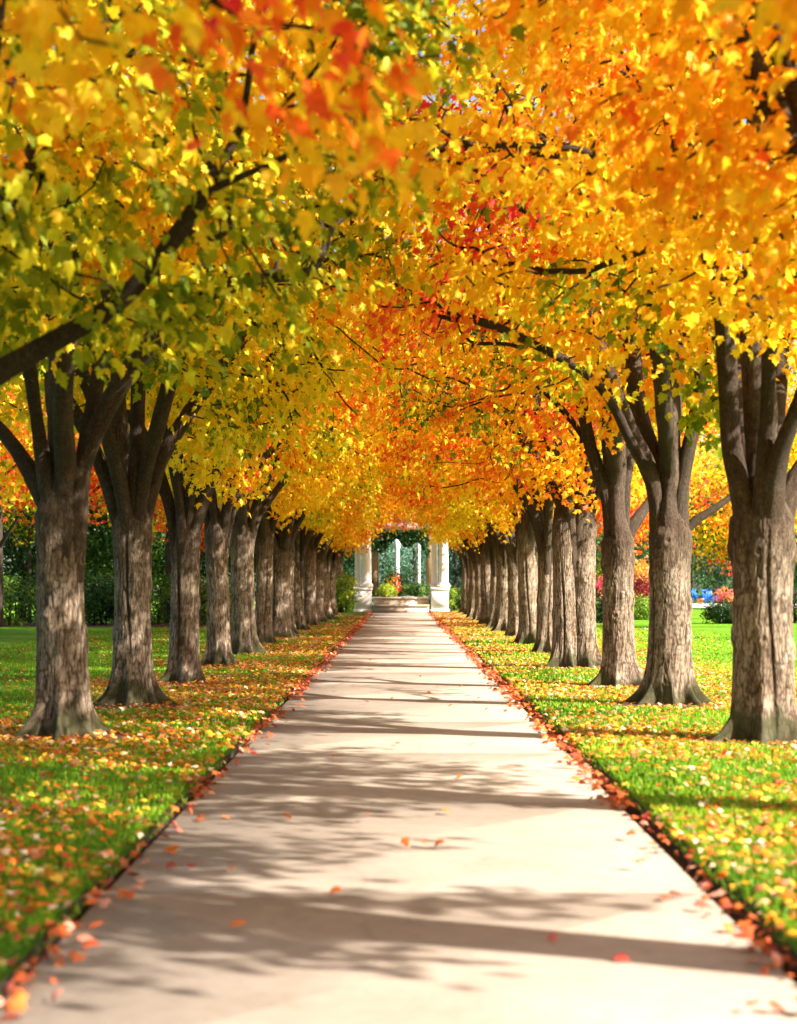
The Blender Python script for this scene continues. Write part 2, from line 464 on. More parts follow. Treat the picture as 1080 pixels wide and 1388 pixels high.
def tubes(pos, par, lid, rad, nl):
    """limb meshes: a list per limb of (verts, quads, tris)"""
    n = len(pos)
    child = [[] for _ in range(n)]
    for i in range(n):
        if par[i] >= 0: child[par[i]].append(i)
    out = [MB() for _ in range(nl)]
    stack = [i for i in range(n) if par[i] < 0]
    chains = []
    while stack:
        s = stack.pop()
        ch = [s] if par[s] < 0 else [par[s], s]
        c = s
        while child[c]:
            k = sorted(child[c], key=lambda q: -rad[q])
            for q in k[1:]: stack.append(q)
            c = k[0]; ch.append(c)
        chains.append((s, ch))
    for s, ch in chains:
        p = pos[ch].copy(); r_ = rad[ch].copy()
        if par[s] >= 0: r_[0] = min(r_[0], rad[s] * 1.25)
        if len(p) < 2: continue
        if len(p) > 3:
            p[1:-1] = .25 * p[:-2] + .5 * p[1:-1] + .25 * p[2:]
        rr = r_.max(); ns = 40 if rr > .07 else 8 if rr > .02 else 4
        t = norm(np.gradient(p, axis=0))
        ref = np.array([0, 0, 1.]) if abs(t[0][2]) < .8 else np.array([1., 0, 0])
        x = norm(np.cross(t, ref)); y = np.cross(t, x)
        a = np.arange(ns) * 2 * PI / ns
        m = len(p); wv = np.full((m, ns), .5)
        if ns == 40:
            # refine along the limb and roughen it like the trunk
            q = np.linspace(0, m - 1, m * 4)
            def rs(A): return np.stack([np.interp(q, np.arange(m), A[:, c]) for c in range(A.shape[1])], 1)
            p, x, y = rs(p), norm(rs(x)), norm(rs(y)); r_ = np.interp(q, np.arange(m), r_); m = len(p)
            U, W_ = np.meshgrid(np.arange(ns) / ns, np.arange(m) * .05)
            wb = vnoise(U * 12, W_ * 5, 12, s % 97)
            wv = 1 - (1 - np.abs(2 * vnoise(U * 20 + 1.3 * wb, W_ * 5 + wb, 20, s % 89) - 1)) ** 2.5
            lump = vnoise(U * 4, W_ * 1.5, 4, s % 83) - .5
            rr_m = r_[:, None] * (1 + .10 * lump) + np.minimum(r_[:, None] * .09, .012) * (wv - .6)
        else:
            rr_m = np.repeat(r_[:, None], ns, 1)
        ring = p[:, None] + rr_m[:, :, None] * (np.cos(a)[None, :, None] * x[:, None] + np.sin(a)[None, :, None] * y[:, None])
        i = np.arange(m - 1)[:, None] * ns; j = np.arange(ns)[None]
        f = np.stack([i + j, i + (j + 1) % ns, i + ns + (j + 1) % ns, i + ns + j], -1).reshape(-1, 4)
        out[lid[s]].add(ring.reshape(-1, 3), f)
        out[lid[s]].rd = getattr(out[lid[s]], 'rd', []) + [((.02 + .30 * np.clip((r_ - .05) / .10, 0, 1) ** 1.3)[:, None] * (.45 + .8 * wv)).ravel()]  # thinner limbs get darker bark, with shade partly put into the colour
    return out

class Tree: pass

def default_limbs(r, zf, r0, inner=2.7, outer=2.0, n=6, rises=(2.9, 4.1), a0=None):
    L = []
    a0 = r.uniform(-.25, .25) if a0 is None else a0
    for k in range(n):
        az = a0 + k * 2 * PI / n + r.uniform(-.2, .2)
        reach = 2.3 + (inner - 2.3) * max(math.cos(az), 0) + (outer - 2.3) * max(-math.cos(az), 0)
        rise = r.uniform(*rises)
        z0 = zf - r.uniform(.0, .35)
        pts = [(r0 * .30 * math.cos(az), r0 * .30 * math.sin(az), z0 - .85), (r0 * .46 * math.cos(az), r0 * .46 * math.sin(az), z0 - .25)]
        bend = r.uniform(-.25, .25)
        for s in np.linspace(0, 1, 8):
            rho = r0 * .56 + reach * (s ** 1.3)
            z = z0 + rise * (s ** .85)
            b = az + bend * s
            pts.append((rho * math.cos(b), rho * math.sin(b), z + r.normal(0, .04)))
        L.append(pts)
    # leaders
    for k in range(2):
        az = r.uniform(0, 6.28); h = r.uniform(3.2, 4.2)
        L.append([(r0 * .35 * math.cos(az) + .5 * s * math.cos(az), r0 * .35 * math.sin(az) + .5 * s * math.sin(az), zf - .2 + h * s) for s in np.linspace(0, 1, 8)])
    return L

def make_tree(seed, r0=.24, zfork=2.45, lean=(0, 0), hires=True, kind='maple', limbs=None, leaves=15000, lsize=.118,
              inner=3.7, outer=2.9, along=3.0, tone=.45, spread=.16, drop=0.0, top=9.3, double=False, flare=1.0, extra=None, patches=(), hollow=1.2, hollow_z=4.9, gap=1.08, twig=.0075, lk=None, lim_k=.40, islope=.42, oslope=.66, otop=1.0, nclump=150, green=.0, thin=()):
    """u = towards the path (+X local), v = along the row, z up"""
    r = rng(seed)
    t = Tree()
    # trunk
    ztop = zfork + .42
    if double:
        v1, f1, a1, m1 = trunk_mesh(seed, r0 * .80, ztop, lean, hires, flare, (-.14, 0), zfork)
        v2, f2, a2, m2 = trunk_mesh(seed + 50, r0 * .78, ztop, (lean[0] + .01, lean[1]), hires, flare, (.18, .05), zfork)
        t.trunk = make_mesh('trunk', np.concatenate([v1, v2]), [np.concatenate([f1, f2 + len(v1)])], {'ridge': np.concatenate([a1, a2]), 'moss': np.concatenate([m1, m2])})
    else:
        v1, f1, a1, m1 = trunk_mesh(seed, r0, ztop, lean, hires, flare, (0, 0), zfork)
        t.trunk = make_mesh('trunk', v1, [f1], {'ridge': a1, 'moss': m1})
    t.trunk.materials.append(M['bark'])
    limbs = limbs or default_limbs(r, zfork, r0, **(lk or {}))
    # attractors in flattened clumps inside a vase-shaped envelope
    def zbot(u, v):
        return 2.75 - drop + islope * np.maximum(u, 0) + oslope * np.maximum(-u, 0) + .30 * np.abs(v)
    def ztopf(u, v):
        e = (np.where(u > 0, u / (inner + .6), u / (outer + .6) * otop)) ** 2 + (v / (along + .5)) ** 2
        return top - (top - 5.0) * e
    cl = []
    tries = 0
    while len(cl) < nclump and tries < 12000:
        tries += 1
        u, v, z = r.uniform(-outer, inner), r.uniform(-along, along), r.uniform(2.3, top)
        e = (u / (inner if u > 0 else outer)) ** 2 + (v / along) ** 2
        if e > 1 or z < zbot(u, v) + r.uniform(-.25, .5) or z > ztopf(u, v): continue
        if z < hollow_z and u * u + v * v < hollow ** 2: continue
        c = np.array([u, v, z])
        if cl and np.min(np.linalg.norm((np.array(cl) - c) * np.array([1, 1, 1.35]), axis=1)) < gap: continue
        cl.append(c)
    if extra:
        cl += [np.array(e) for e in extra]
    cl = np.array(cl)
    ctone = tone + spread * fnoise(cl, seed + 9, .55, 2) + r.normal(0, spread * .35, len(cl))
    if green > 0:
        gsel = fnoise(cl, seed + 33, .5, 2) + r.normal(0, .15, len(cl)) > np.quantile(fnoise(cl, seed + 33, .5, 2), 1 - green)
        ctone = np.where(gsel, r.uniform(.20, .35, len(cl)), ctone)
    for (c_, rad_, tn_) in patches:
        d_ = np.linalg.norm(cl - np.array(c_), axis=1)
        ctone = np.where(d_ < rad_, tn_ + r.normal(0, .04, len(cl)), ctone)
    per = 9
    off = r.normal(0, 1, (len(cl), per, 3)) * np.array([.44, .44, .20])
    attr = (cl[:, None] + off).reshape(-1, 3)
    atone = np.repeat(ctone, per)
    pos, par, lid, n0 = grow(limbs, attr, seed + 5)
    n = len(pos)
    # pipe-model radii
    acc = np.zeros(n); order = np.arange(n)[::-1]
    rad = np.zeros(n)
    nch = np.zeros(n, int)
    for i in range(n):
        if par[i] >= 0: nch[par[i]] += 1
    for i in order:
        if nch[i] == 0: acc[i] = .006 ** 2.1
        rad[i] = acc[i] ** (1 / 2.1)
        if par[i] >= 0: acc[par[i]] += acc[i]
    nl = len(limbs)
    for li in range(nl):
        idx = np.where(lid == li)[0]
        b = rad[idx[0]]
        target = r0 * (dict(thin)[li] if li in dict(thin) else lim_k if li < nl - 2 else .55)
        g = np.log(max(target / twig, 1.1)) / np.log(max(b / .006, 1.2))
        rad[idx] = twig * (rad[idx] / .006) ** np.clip(g, .8, 1.35)
        # thick base where the limb leaves the trunk head
        main = idx[idx < n0]
        s_ = np.concatenate([[0], np.cumsum(np.linalg.norm(np.diff(pos[main], axis=0), axis=1))])
        bk = .24 if li in dict(thin) else .44
        rad[main] = np.maximum(rad[main], r0 * bk * np.exp(-np.maximum(s_ - .85, 0) / 1.5))
        rad[main] *= 1 + .10 * fnoise(pos[main], seed + li, 2.2, 2)
    t.limbs = []
    for mb in tubes(pos, par, lid, rad, nl):
        rd_ = np.concatenate(mb.rd)
        me = make_mesh('limb', np.concatenate(mb.v), [np.concatenate(mb.f4)], {'ridge': rd_})
        me.materials.append(M['bark'])
        t.limbs.append(me)
    # leaves round the thin twigs
    D2 = None
    thin = np.where((rad < twig * 1.9) & (np.arange(n) >= n0))[0]
    idx = r.choice(thin, size=leaves)
    base = pos[idx]
    p = base + r.normal(0, 1, (leaves, 3)) * np.array([.17, .17, .13]) - np.array([0, 0, .05])
    # nearest clump tone
    near = np.zeros(leaves, int)
    for s in range(0, leaves, 4000):
        near[s:s + 4000] = np.linalg.norm(p[s:s + 4000, None] - cl[None], axis=2).argmin(1)
    tn = ctone[near] + r.normal(0, .07, leaves)
    outd = p - np.array([0, 0, 4.2]); outd[:, 2] *= .4; outd = norm(outd)
    nrm = norm(np.array([0, 0, .48]) + .65 * outd + .52 * r.normal(size=(leaves, 3)))
    tip = np.array([0, 0, -.95]) + .5 * outd + .42 * r.normal(size=(leaves, 3))
    size = lsize * r.uniform(.62, 1.2, leaves)
    t.crown = leaf_mesh('crown', p, nrm, tip, size, tn, kind)
    t.crown.materials.append(M['leaf'])
    return t

def place_tree(t, X, Y, rot, label, shift=0.0, scale=1.0, group=None, mirror=False):
    root = empty('maple_tree', (X, Y, 0))
    root.rotation_euler = (0, 0, rot)
    g_ = scale * (.93 + .16 * ((X * 7.3 + Y * 3.1) % 1.0)) if scale != 1.0 else 1.0
    root.scale = (g_, g_ * (-1 if mirror else 1), scale)
    tag(root, label, 'tree', group)
    obj('trunk', t.trunk, None, root)
    for me in t.limbs: obj('limb', me, None, root)
    c = obj('crown', t.crown, None, root)
    c.color = (.5 + shift, .5, .5, 1)
    return root

FPX = 2400.0; CH = 1.545; HY = 790.0; VX = 541.0
def at_px(px, dy):
    """ground point seen at photo pixel (px, HY+dy)"""
    Y = FPX * CH / dy
    return (px - VX) * Y / FPX, Y

def pline(pts, X0, Y0, sgn, dys):
    """limb polyline, given as photo-like coordinates in the vertical plane of the trunk, in tree-local axes"""
    out = []
    for (px, py), dyv in zip(pts, dys):
        Y = Y0 + dyv
        out.append((sgn * ((px - VX) * Y / FPX - X0), sgn * dyv, CH + (HY - py) * Y / FPX))
    return out

def fix_base(q, r0, zf):
    """let a limb rise out of the rim of the trunk head, on the side it leans to"""
    q = [np.array(p, float) for p in q]
    d = q[min(3, len(q) - 1)].copy(); d[2] = 0
    d = d / max(np.linalg.norm(d), .3)
    return [d * r0 * .42 + np.array([0, 0, zf - .85]), d * r0 * .56 + np.array([0, 0, zf - .15])] + [p for p in q if p[2] > zf + .12]
# ==SCENE==
GL, GR = 'maples of the left row', 'maples of the right row'

# unique near trees -------------------------------------------------
XL, XR = -3.27, 3.38
# left row, nearest one in view
lx, ly = at_px(86, 213)
l1_limbs = [
    pline([(64, 655), (54, 600), (46, 540), (36, 470), (14, 380)], lx, ly, 1, [0, -.1, -.2, -.4, -.7]),
    pline([(108, 655), (118, 590), (132, 520), (141, 440), (150, 350), (165, 250)], lx, ly, 1, [0, 0, .1, .2, .3, .5]),
    pline([(112, 620), (140, 560), (172, 505), (215, 455), (262, 408), (320, 382), (400, 368), (470, 395)], lx, ly, 1, [0, -.15, -.3, -.5, -.8, -1.2, -1.6, -2.0]),
    pline([(112, 625), (138, 566), (165, 515), (205, 462), (240, 425), (268, 370), (290, 300), (300, 220)], lx, ly, 1, [0, -.12, -.2, .0, .3, .5, .8, 1.0]),
    pline([(60, 660), (25, 610), (-20, 560), (-80, 500), (-150, 440)], lx, ly, 1, [0, .2, .4, .6, 1.0]),
    pline([(70, 650), (78, 590), (72, 520), (80, 430), (60, 300)], lx, ly, 1, [.1, .5, .9, 1.4, 2.0]),
    pline([(90, 650), (84, 560), (90, 450), (100, 330)], lx, ly, 1, [0, -.7, -1.4, -2.0]),
    pline([(84, 640), (80, 560), (84, 450), (90, 250)], lx, ly, 1, [0, .0, .1, .2]),
]
l1_limbs = [fix_base(q, .237, 2.4) for q in l1_limbs]
t_l1 = make_tree(11, green=.15, nclump=100, twig=.0100, r0=.237, zfork=2.25, lean=(-.02, 0), limbs=l1_limbs, tone=.47, spread=.16, leaves=15200, drop=-.55, flare=1.15, hollow=1.5, hollow_z=5.3, top=9.6)
l0_limbs = default_limbs(rng(121), 2.45, .25)
l0_limbs[0] = [(.06, 0, 1.7), (.12, 0, 2.2)] + pline([(-95, 580), (-50, 535), (0, 503), (60, 468), (115, 442), (170, 408), (212, 362), (246, 305), (290, 255)], -3.25, 11.7, 1, [0, -.05, -.1, -.15, -.2, -.3, -.35, -.4, -.5])
t_l0 = make_tree(12, green=.24, nclump=105, r0=.25, tone=.46, spread=.17, leaves=15200, drop=-.1, limbs=l0_limbs, lim_k=.30)
t_l2 = make_tree(13, green=.14, nclump=100, twig=.0100, r0=.222, zfork=2.35, tone=.50, spread=.14, leaves=15200, drop=-.3)
rx2, ry2 = at_px(907, 170); rx3, ry3 = at_px(838, 144)
def rl(pts, d, X, Y):
    return pline(pts, X, Y, -1, d)
rx1, ry1 = at_px(1034, 219)
r2_limbs = [rl([(890, 655), (872, 620), (850, 580), (834, 535), (812, 470), (785, 395), (770, 320)], [0, -.05, -.1, -.2, -.4, -.6, -.8], rx2, ry2),
            rl([(893, 650), (878, 600), (862, 550), (858, 480), (850, 400), (856, 300)], [0, .2, .4, .6, .9, 1.3], rx2, ry2),
            rl([(922, 660), (930, 620), (944, 560), (952, 500), (950, 420), (960, 330)], [0, -.05, -.1, -.2, -.3, -.5], rx2, ry2),
            rl([(925, 725), (945, 712), (968, 695), (990, 676), (1020, 640), (1060, 590)], [0, .05, .1, .2, .4, .7], rx2, ry2),
            rl([(886, 650), (850, 590), (828, 540), (790, 500), (740, 475), (670, 440), (600, 425)], [0, -.3, -.6, -.9, -1.2, -1.5, -1.8], rx2, ry2),
            rl([(907, 640), (912, 560), (920, 450), (930, 330)], [0, 1.0, 2.0, 2.6], rx2, ry2),
            rl([(907, 640), (900, 560), (890, 450), (880, 330)], [0, -.9, -1.7, -2.2], rx2, ry2),
            rl([(907, 640), (907, 560), (905, 450), (915, 260)], [0, .0, .1, .2], rx2, ry2)]
r3_limbs = [rl([(822, 660), (806, 630), (796, 590), (788, 545), (772, 470), (750, 400)], [0, -.05, -.1, -.2, -.5, -.8], rx3, ry3),
            rl([(830, 655), (822, 600), (822, 530), (815, 450), (800, 360)], [0, -.2, -.4, -.6, -.8], rx3, ry3),
            rl([(846, 655), (856, 600), (862, 540), (875, 470), (890, 400)], [0, .2, .4, .6, .9], rx3, ry3),
            rl([(850, 715), (866, 700), (880, 680), (905, 640), (930, 600)], [0, .2, .4, .7, 1.0], rx3, ry3),
            rl([(820, 650), (790, 590), (750, 540), (700, 500), (650, 480)], [0, .3, .7, 1.1, 1.6], rx3, ry3),
            rl([(838, 650), (845, 560), (840, 450)], [0, 1.3, 2.4], rx3, ry3),
            rl([(834, 650), (832, 560), (836, 430)], [0, -1.2, -2.3], rx3, ry3),
            rl([(838, 650), (840, 560), (842, 450), (838, 330)], [0, .0, .1, .2], rx3, ry3)]
r1_limbs = [rl([(1002, 690), (992, 620), (988, 560), (985, 480), (976, 400), (955, 320), (925, 250)], [0, -.05, -.1, -.2, -.4, -.6, -.8], rx1, ry1),
            rl([(1020, 700), (1042, 650), (1062, 600), (1085, 540), (1110, 460)], [0, -.3, -.5, -.7, -1.0], rx1, ry1),
            rl([(1052, 700), (1078, 650), (1112, 600), (1150, 530)], [0, .1, .2, .3], rx1, ry1),
            rl([(1018, 690), (1008, 600), (1000, 500), (985, 400)], [0, .7, 1.4, 2.1], rx1, ry1),
            rl([(1034, 520), (1030, 440), (1008, 392), (985, 375), (955, 345), (925, 310), (880, 270)], [0, 0, -.1, -.2, -.4, -.6, -.8], rx1, ry1),
            rl([(1034, 690), (1050, 600), (1060, 480), (1050, 360)], [0, .6, 1.3, 2.0], rx1, ry1),
            rl([(1034, 690), (1030, 560), (1024, 420), (1030, 300), (1034, 150)], [0, 0, 0, .1, .1], rx1, ry1),
            rl([(1034, 690), (1040, 560), (1044, 420), (1060, 300)], [0, -.4, -.9, -1.4], rx1, ry1)]
r1_limbs = [fix_base(q, .29, 2.3) for q in r1_limbs]; r2_limbs = [fix_base(q, .255, 2.35) for q in r2_limbs]; r3_limbs = [fix_base(q, .225, 2.35) for q in r3_limbs]
t_r1 = make_tree(21, along=2.5, limbs=r1_limbs, thin=((4, .26),), extra=[(2.6, -1.0, 5.8), (2.9, -.6, 5.6), (2.5, -1.5, 6.1), (3.1, -1.1, 6.0)], patches=[((2.75, -1.0, 5.85), .75, .93)], green=.10, nclump=100, islope=.52, twig=.0100, r0=.29, otop=1.8, zfork=2.2, tone=.55, spread=.10, leaves=15200, drop=-.25, flare=.9, top=10.2, oslope=.5, lk=dict(rises=(3.2, 4.6)))
t_r2 = make_tree(22, green=.16, nclump=95, limbs=r2_limbs, thin=((4, .22), (3, .3)), extra=[(2.5, 1.6, 4.9), (2.8, 1.3, 4.8), (2.3, 1.9, 5.1)], patches=[((2.5, 1.6, 4.9), .65, .84)], otop=1.7, lim_k=.42, r0=.255, zfork=2.2, tone=.55, spread=.12, leaves=12300, flare=.85, top=10.2, drop=-.5, hollow=1.6, hollow_z=5.2, twig=.0100)
t_r3 = make_tree(23, green=.06, nclump=95, limbs=r3_limbs, thin=((4, .22),), otop=1.7, lim_k=.42, r0=.225, patches=[((2.1, 1.7, 7.2), 1.3, .93), ((2.2, 1.0, 5.3), .9, .80), ((2.6, -1.0, 6.3), .8, .85)], zfork=2.2, tone=.64, spread=.17, leaves=12000, kind='maple_simple', flare=1.2, top=10.2, drop=-.5, hollow=1.6, hollow_z=5.6, twig=.0110, lk=dict(rises=(3.2, 4.4)))
t_r0 = make_tree(24, along=2.2, islope=.80, nclump=105, r0=.27, tone=.57, otop=1.8, spread=.12, leaves=15200, drop=.1, oslope=.36, top=10.2, lim_k=.32, lk=dict(rises=(4.0, 5.0), inner=2.3, a0=.5))
t_r9 = make_tree(26, along=1.9, islope=.80, nclump=105, r0=.25, otop=1.8, tone=.56, spread=.12, leaves=15200, drop=.1, oslope=.48, top=10.2, lim_k=.3, lk=dict(rises=(4.0, 5.0), inner=2.3, a0=.5))
t_r4 = make_tree(25, green=.15, nclump=115, r0=.27, zfork=2.7, tone=.66, spread=.15, leaves=15200, kind='maple_simple', double=True)
far = [make_tree(31 + k, green=[.18, .08, .25, .12][k], lean=[(.015, 0), (-.02, .01), (.0, -.02), (.02, .02)][k], r0=[.235, .215, .245, .225][k], zfork=2.35 + .15 * k, hires=False, kind='maple_simple', tone=[.52, .60, .46, .66][k], spread=.15, patches=[[], [((2.0, .5, 5.2), .9, .8)], [((1.5, -1, 5.0), .6, .72)], [((2.2, 0, 5.6), .8, .86)]][k], leaves=15200, lsize=.132, islope=.74, nclump=135) for k in range(4)]

# left row
left = [
    (t_l0, -3.25, 11.7, 0, .02, 'near left maple with olive and amber leaves in the top left, trunk out of frame'),
    (t_l1, lx, ly, 0, 0, 'closest trunk of the left row in view, thick maple with four dark limbs'),
    (t_l2, -3.28, 21.8, 0, .0, 'second trunk of the left row, ringed by knobbly roots, one limb rising pathward'),
    (far[0], *at_px(249, 139), .1, -.03, 'third maple of the left row with hollow at its root flare and yellow crown'),
    (far[1], *at_px(297, 115), .0, -.05, 'fourth maple of the left row with a short pale forked branch stub'),
    (far[2], *at_px(330, 98), -.1, .05, 'fifth maple of the left row with a grey trunk and lit foot'),
    (far[3], *at_px(356, 84), .0, -.10, 'sixth maple of the left row, bright patch halfway up its trunk'),
    (far[0], -3.25, 48.5, .2, .10, 'seventh maple of the left row, half hidden behind the sixth trunk'),
    (far[2], *at_px(386, 73), .0, .06, 'eighth maple of the left row, dark trunk with blackish foot'),
    (far[1], *at_px(403, 66), -.1, -.02, 'ninth maple of the left row, mottled brown trunk'),
    (far[3], *at_px(419, 59), .1, -.08, 'tenth maple of the left row with a sunlit pale trunk'),
    (far[0], *at_px(430, 53.5), .0, .02, 'eleventh maple of the left row, slim strip of lit trunk showing'),
    (far[2], *at_px(439, 50), .0, .12, 'twelfth maple of the left row, fourth from the white columns'),
    (far[1], *at_px(449, 44.5), .15, .0, 'thirteenth maple of the left row, second from the white columns'),
    (far[3], *at_px(457, 41), .0, -.05, 'last and farthest maple of the left row, next to the white columns'),
]
for i, (t, X, Y, rot, sh, lab) in enumerate(left):
    s = 1.0 if i < 3 else .97 + .06 * ((i * 37) % 10) / 10
    place_tree(t, X, Y, rot if i < 3 else .55 * math.sin(i * 2.3), lab, sh, s, GL, mirror=(i % 2 == 0 and i > 3))
t_l9 = make_tree(14, green=.16, islope=.7, nclump=100, r0=.24, tone=.45, spread=.11, leaves=12600, extra=[(2.6, .5, 3.70), (2.85, .9, 3.66), (2.4, .3, 3.85), (3.0, 1.2, 3.75), (2.1, .6, 3.95)],
                 patches=[((2.75, .75, 3.72), .42, .85)])
place_tree(t_l9, -3.3, 6.2, .0, 'nearest maple on the left, only blurred scarlet and amber leaves show at the top', .0, 1.0, GL)

right = [
    (t_r0, 3.4, 11.4, 0, .0, 'near right maple, trunk out of frame, golden leaves filling the top right corner'),
    (t_r1, *at_px(1034, 219), 0, 0, 'closest maple trunk in view on the right, thickest and sunlit, with deep bark seam'),
    (t_r2, *at_px(907, 170), 0, .0, 'second trunk of the right row, with wide dark root flare and low side limb'),
    (t_r3, *at_px(838, 144), 0, .0, 'third maple trunk of the right row with several thin steep stems above it'),
    (t_r4, *at_px(780, 118), 0, .0, 'double stemmed maple of the right row, two trunks grown together'),
    (far[1], *at_px(741, 97), .1, .02, 'fifth maple of the right row, white sunlit bark on its right side'),
    (far[3], *at_px(718, 85), .0, -.12, 'sixth maple of the right row, half in sun with dark root foot'),
    (far[0], *at_px(700, 74.5), -.1, .08, 'seventh maple of the right row, narrow lit edge on its trunk'),
    (far[2], *at_px(685, 68), .0, .12, 'eighth maple of the right row with lit right edge and black foot'),
    (far[1], *at_px(672, 62.5), .1, .04, 'ninth maple of the right row, trunk all in shade'),
    (far[3], *at_px(661, 57.5), .0, -.04, 'tenth maple of the right row with a hair line of sun on its trunk'),
    (far[0], *at_px(652, 53), .0, .06, 'eleventh maple of the right row, brown trunk in shade'),
    (far[2], *at_px(644, 49), .1, .14, 'twelfth maple of the right row, third from the far end'),
    (far[1], *at_px(637, 45), .0, .0, 'thirteenth maple of the right row, next to last'),
    (far[0], *at_px(632, 42), .0, .03, 'last and farthest maple of the right row, beside the dark cone shaped evergreen'),
]
for i, (t, X, Y, rot, sh, lab) in enumerate(right):
    s = 1.0 if i < 5 else .97 + .06 * ((i * 53) % 10) / 10
    place_tree(t, X, Y, PI + (rot if i < 5 else .55 * math.sin(i * 1.7)), lab, sh, s, GR, mirror=(i % 2 == 1 and i > 4))
place_tree(t_r9, 3.45, 6.3, PI, 'nearest maple on the right, only blurred orange leaves at the top edge show', .05, 1.0, GR)
print('trees', round(time.time() - T0, 1))

# ------------------------------------------------------------------ ground
def sheet(name, x0, x1, y0, y1, z, mat, label=None, nx=2, ny=2, edge=0.0, edge_side=None, seed=0, kind='structure', skirt=.12):
    xs = np.linspace(0, 1, nx); ys = np.linspace(0, 1, ny)
    U, V = np.meshgrid(xs, ys)
    Y = y0 + (y1 - y0) * V
    X = x0 + (x1 - x0) * U
    if edge_side:
        k = fnoise(np.column_stack([Y[:, 0] * 1.3, Y[:, 0] * 0, Y[:, 0] * 0]), seed, 1, 4) * edge
        if edge_side == 'left': X = X + (1 - U) * k[:, None]
        else: X = X + U * k[:, None]
    Z = np.full_like(X, z)
    v = np.column_stack([X.ravel(), Y.ravel(), Z.ravel()])
    i = np.arange(ny - 1)[:, None] * nx; j = np.arange(nx - 1)[None]
    f = np.stack([i + j, i + j + 1, i + nx + j + 1, i + nx + j], -1).reshape(-1, 4)
    if edge_side:
        c = 0 if edge_side == 'left' else nx - 1
        rim = np.arange(ny) * nx + c
        low = v[rim] - np.array([0, 0, skirt])
        b = len(v)
        v = np.concatenate([v, low])
        q = np.stack([rim[:-1], rim[1:], b + np.arange(1, ny), b + np.arange(ny - 1)], -1)
        f = np.concatenate([f, q])
    o = obj(name, make_mesh(name, v, [f], smooth=False), mat)
    if edge_side:
        o.data.materials.append(M['soil'])
        mi = np.zeros(len(f), np.int32); mi[-(ny - 1):] = 1
        o.data.polygons.foreach_set('material_index', mi)
    return tag(o, label, kind=kind)

PX0, PX1 = -1.47, 1.53            # path edges
sheet('ground', -400, 400, -60, 700, -.06, M['soil'])
# path: slabs cast with joints every 3.6 m
mb = MB()
y = -2.0
joints = []
while y < 91.0:
    y1 = min(y + 3.62, 92.2)
    mb.box(PX0, PX1, y + .015, y1 - .015, -.055, 0.0, .006)
    y = y1
pth = mb.build('path', M['concrete']); tag(pth, kind='structure')
nslab = len(mb.v)
at = pth.data.attributes.new('tone', 'FLOAT', 'POINT')
at.data.foreach_set('value', np.concatenate([np.full(len(q), rng(k).uniform(0, 1)) for k, q in enumerate(mb.v)]).astype(np.float32))
sheet('lawn', -70, PX0 - .05, -6, 140, .035, M['lawn'], nx=30, ny=900, edge=.035, edge_side='right', seed=3)
sheet('lawn', PX1 + .12, 70, -6, 140, .045, M['lawn'], nx=30, ny=900, edge=.04, edge_side='left', seed=4)

# grass blades ------------------------------------------------------
r = rng(77)
def strip_points(dens_bands, xin, xout):
    P = []
    for (y0, y1, d, w) in dens_bands:
        for sgn, xi in ((-1, -PX0 + .03), (1, PX1 + .09)):
            xo = min(xout, .24 * y1 + .6)
            n = int((xo - xi) * (y1 - y0) * d)
            if n <= 0: continue
            x = r.uniform(xi, xo, n); yy = r.uniform(y0, y1, n)
            P.append(np.column_stack([sgn * x, yy, np.full(n, w)]))
    return np.concatenate(P)
bands = [(4.5, 8, 2400, .006), (8, 12, 1700, .007), (12, 17, 1000, .009), (17, 24, 480, .013), (24, 36, 190, .02), (36, 60, 60, .035)]
B = strip_points(bands, 0, 9.5)
near_trunks = [(X, Y) for (t, X, Y, *q) in left[:5] + right[:5]]
keep = np.ones(len(B), bool)
for (tx, ty) in near_trunks:
    d = np.hypot(B[:, 0] - tx, (B[:, 1] - ty))
    keep &= d > .62 + .16 * np.sin(np.arctan2(B[:, 1] - ty, B[:, 0] - tx) * 3 + tx * 5) + .2 * r.uniform(size=len(B))
B = B[keep]
for (tx, ty) in near_trunks:
    aa = np.linspace(0, 2 * PI, 40, endpoint=False)
    rr_ = .70 + .16 * np.sin(aa * 3 + tx * 5) + .05 * np.sin(aa * 7 + ty)
    zz_ = .049 if tx > 0 else .039
    v = np.concatenate([[[tx, ty, zz_ + .02]], np.column_stack([tx + rr_ * .6 * np.cos(aa), ty + rr_ * .6 * np.sin(aa), np.full(40, zz_ + .012)]), np.column_stack([tx + rr_ * np.cos(aa), ty + rr_ * np.sin(aa), np.full(40, zz_ - .012)])])
    ii = np.arange(40); jj = (ii + 1) % 40
    tag(obj('bare_soil', make_mesh('bare_soil', v, [np.stack([1 + ii, 41 + ii, 41 + jj, 1 + jj], -1), np.stack([np.zeros(40, int), 1 + ii, 1 + jj], -1)]), M['mulch']), kind='structure')
n = len(B)
ang = r.uniform(0, 6.28, n); lean = r.uniform(.0, .55, n); hgt = r.uniform(.022, .048, n) * (1 + .25 * fnoise(B * np.array([1, 1, 0]), 5, 1.2, 2))
w = B[:, 2]
dx, dy_ = np.cos(ang), np.sin(ang)
eg = np.where(B[:, 0] > 0, B[:, 0] - PX1 - .10, -B[:, 0] + PX0 - .04)
z0 = np.where(B[:, 0] > 0, .043, .033) - .04 * np.clip(1 - eg / .05, 0, 1)
lean = np.where(eg < .08, lean + .5, lean)
b0 = np.column_stack([B[:, 0] - dy_ * w / 2, B[:, 1] + dx * w / 2, z0])
b1 = np.column_stack([B[:, 0] + dy_ * w / 2, B[:, 1] - dx * w / 2, z0])
mdl = lean * hgt * .4
m0 = np.column_stack([B[:, 0] + dx * mdl - dy_ * w * .38, B[:, 1] + dy_ * mdl + dx * w * .38, z0 + hgt * .6])
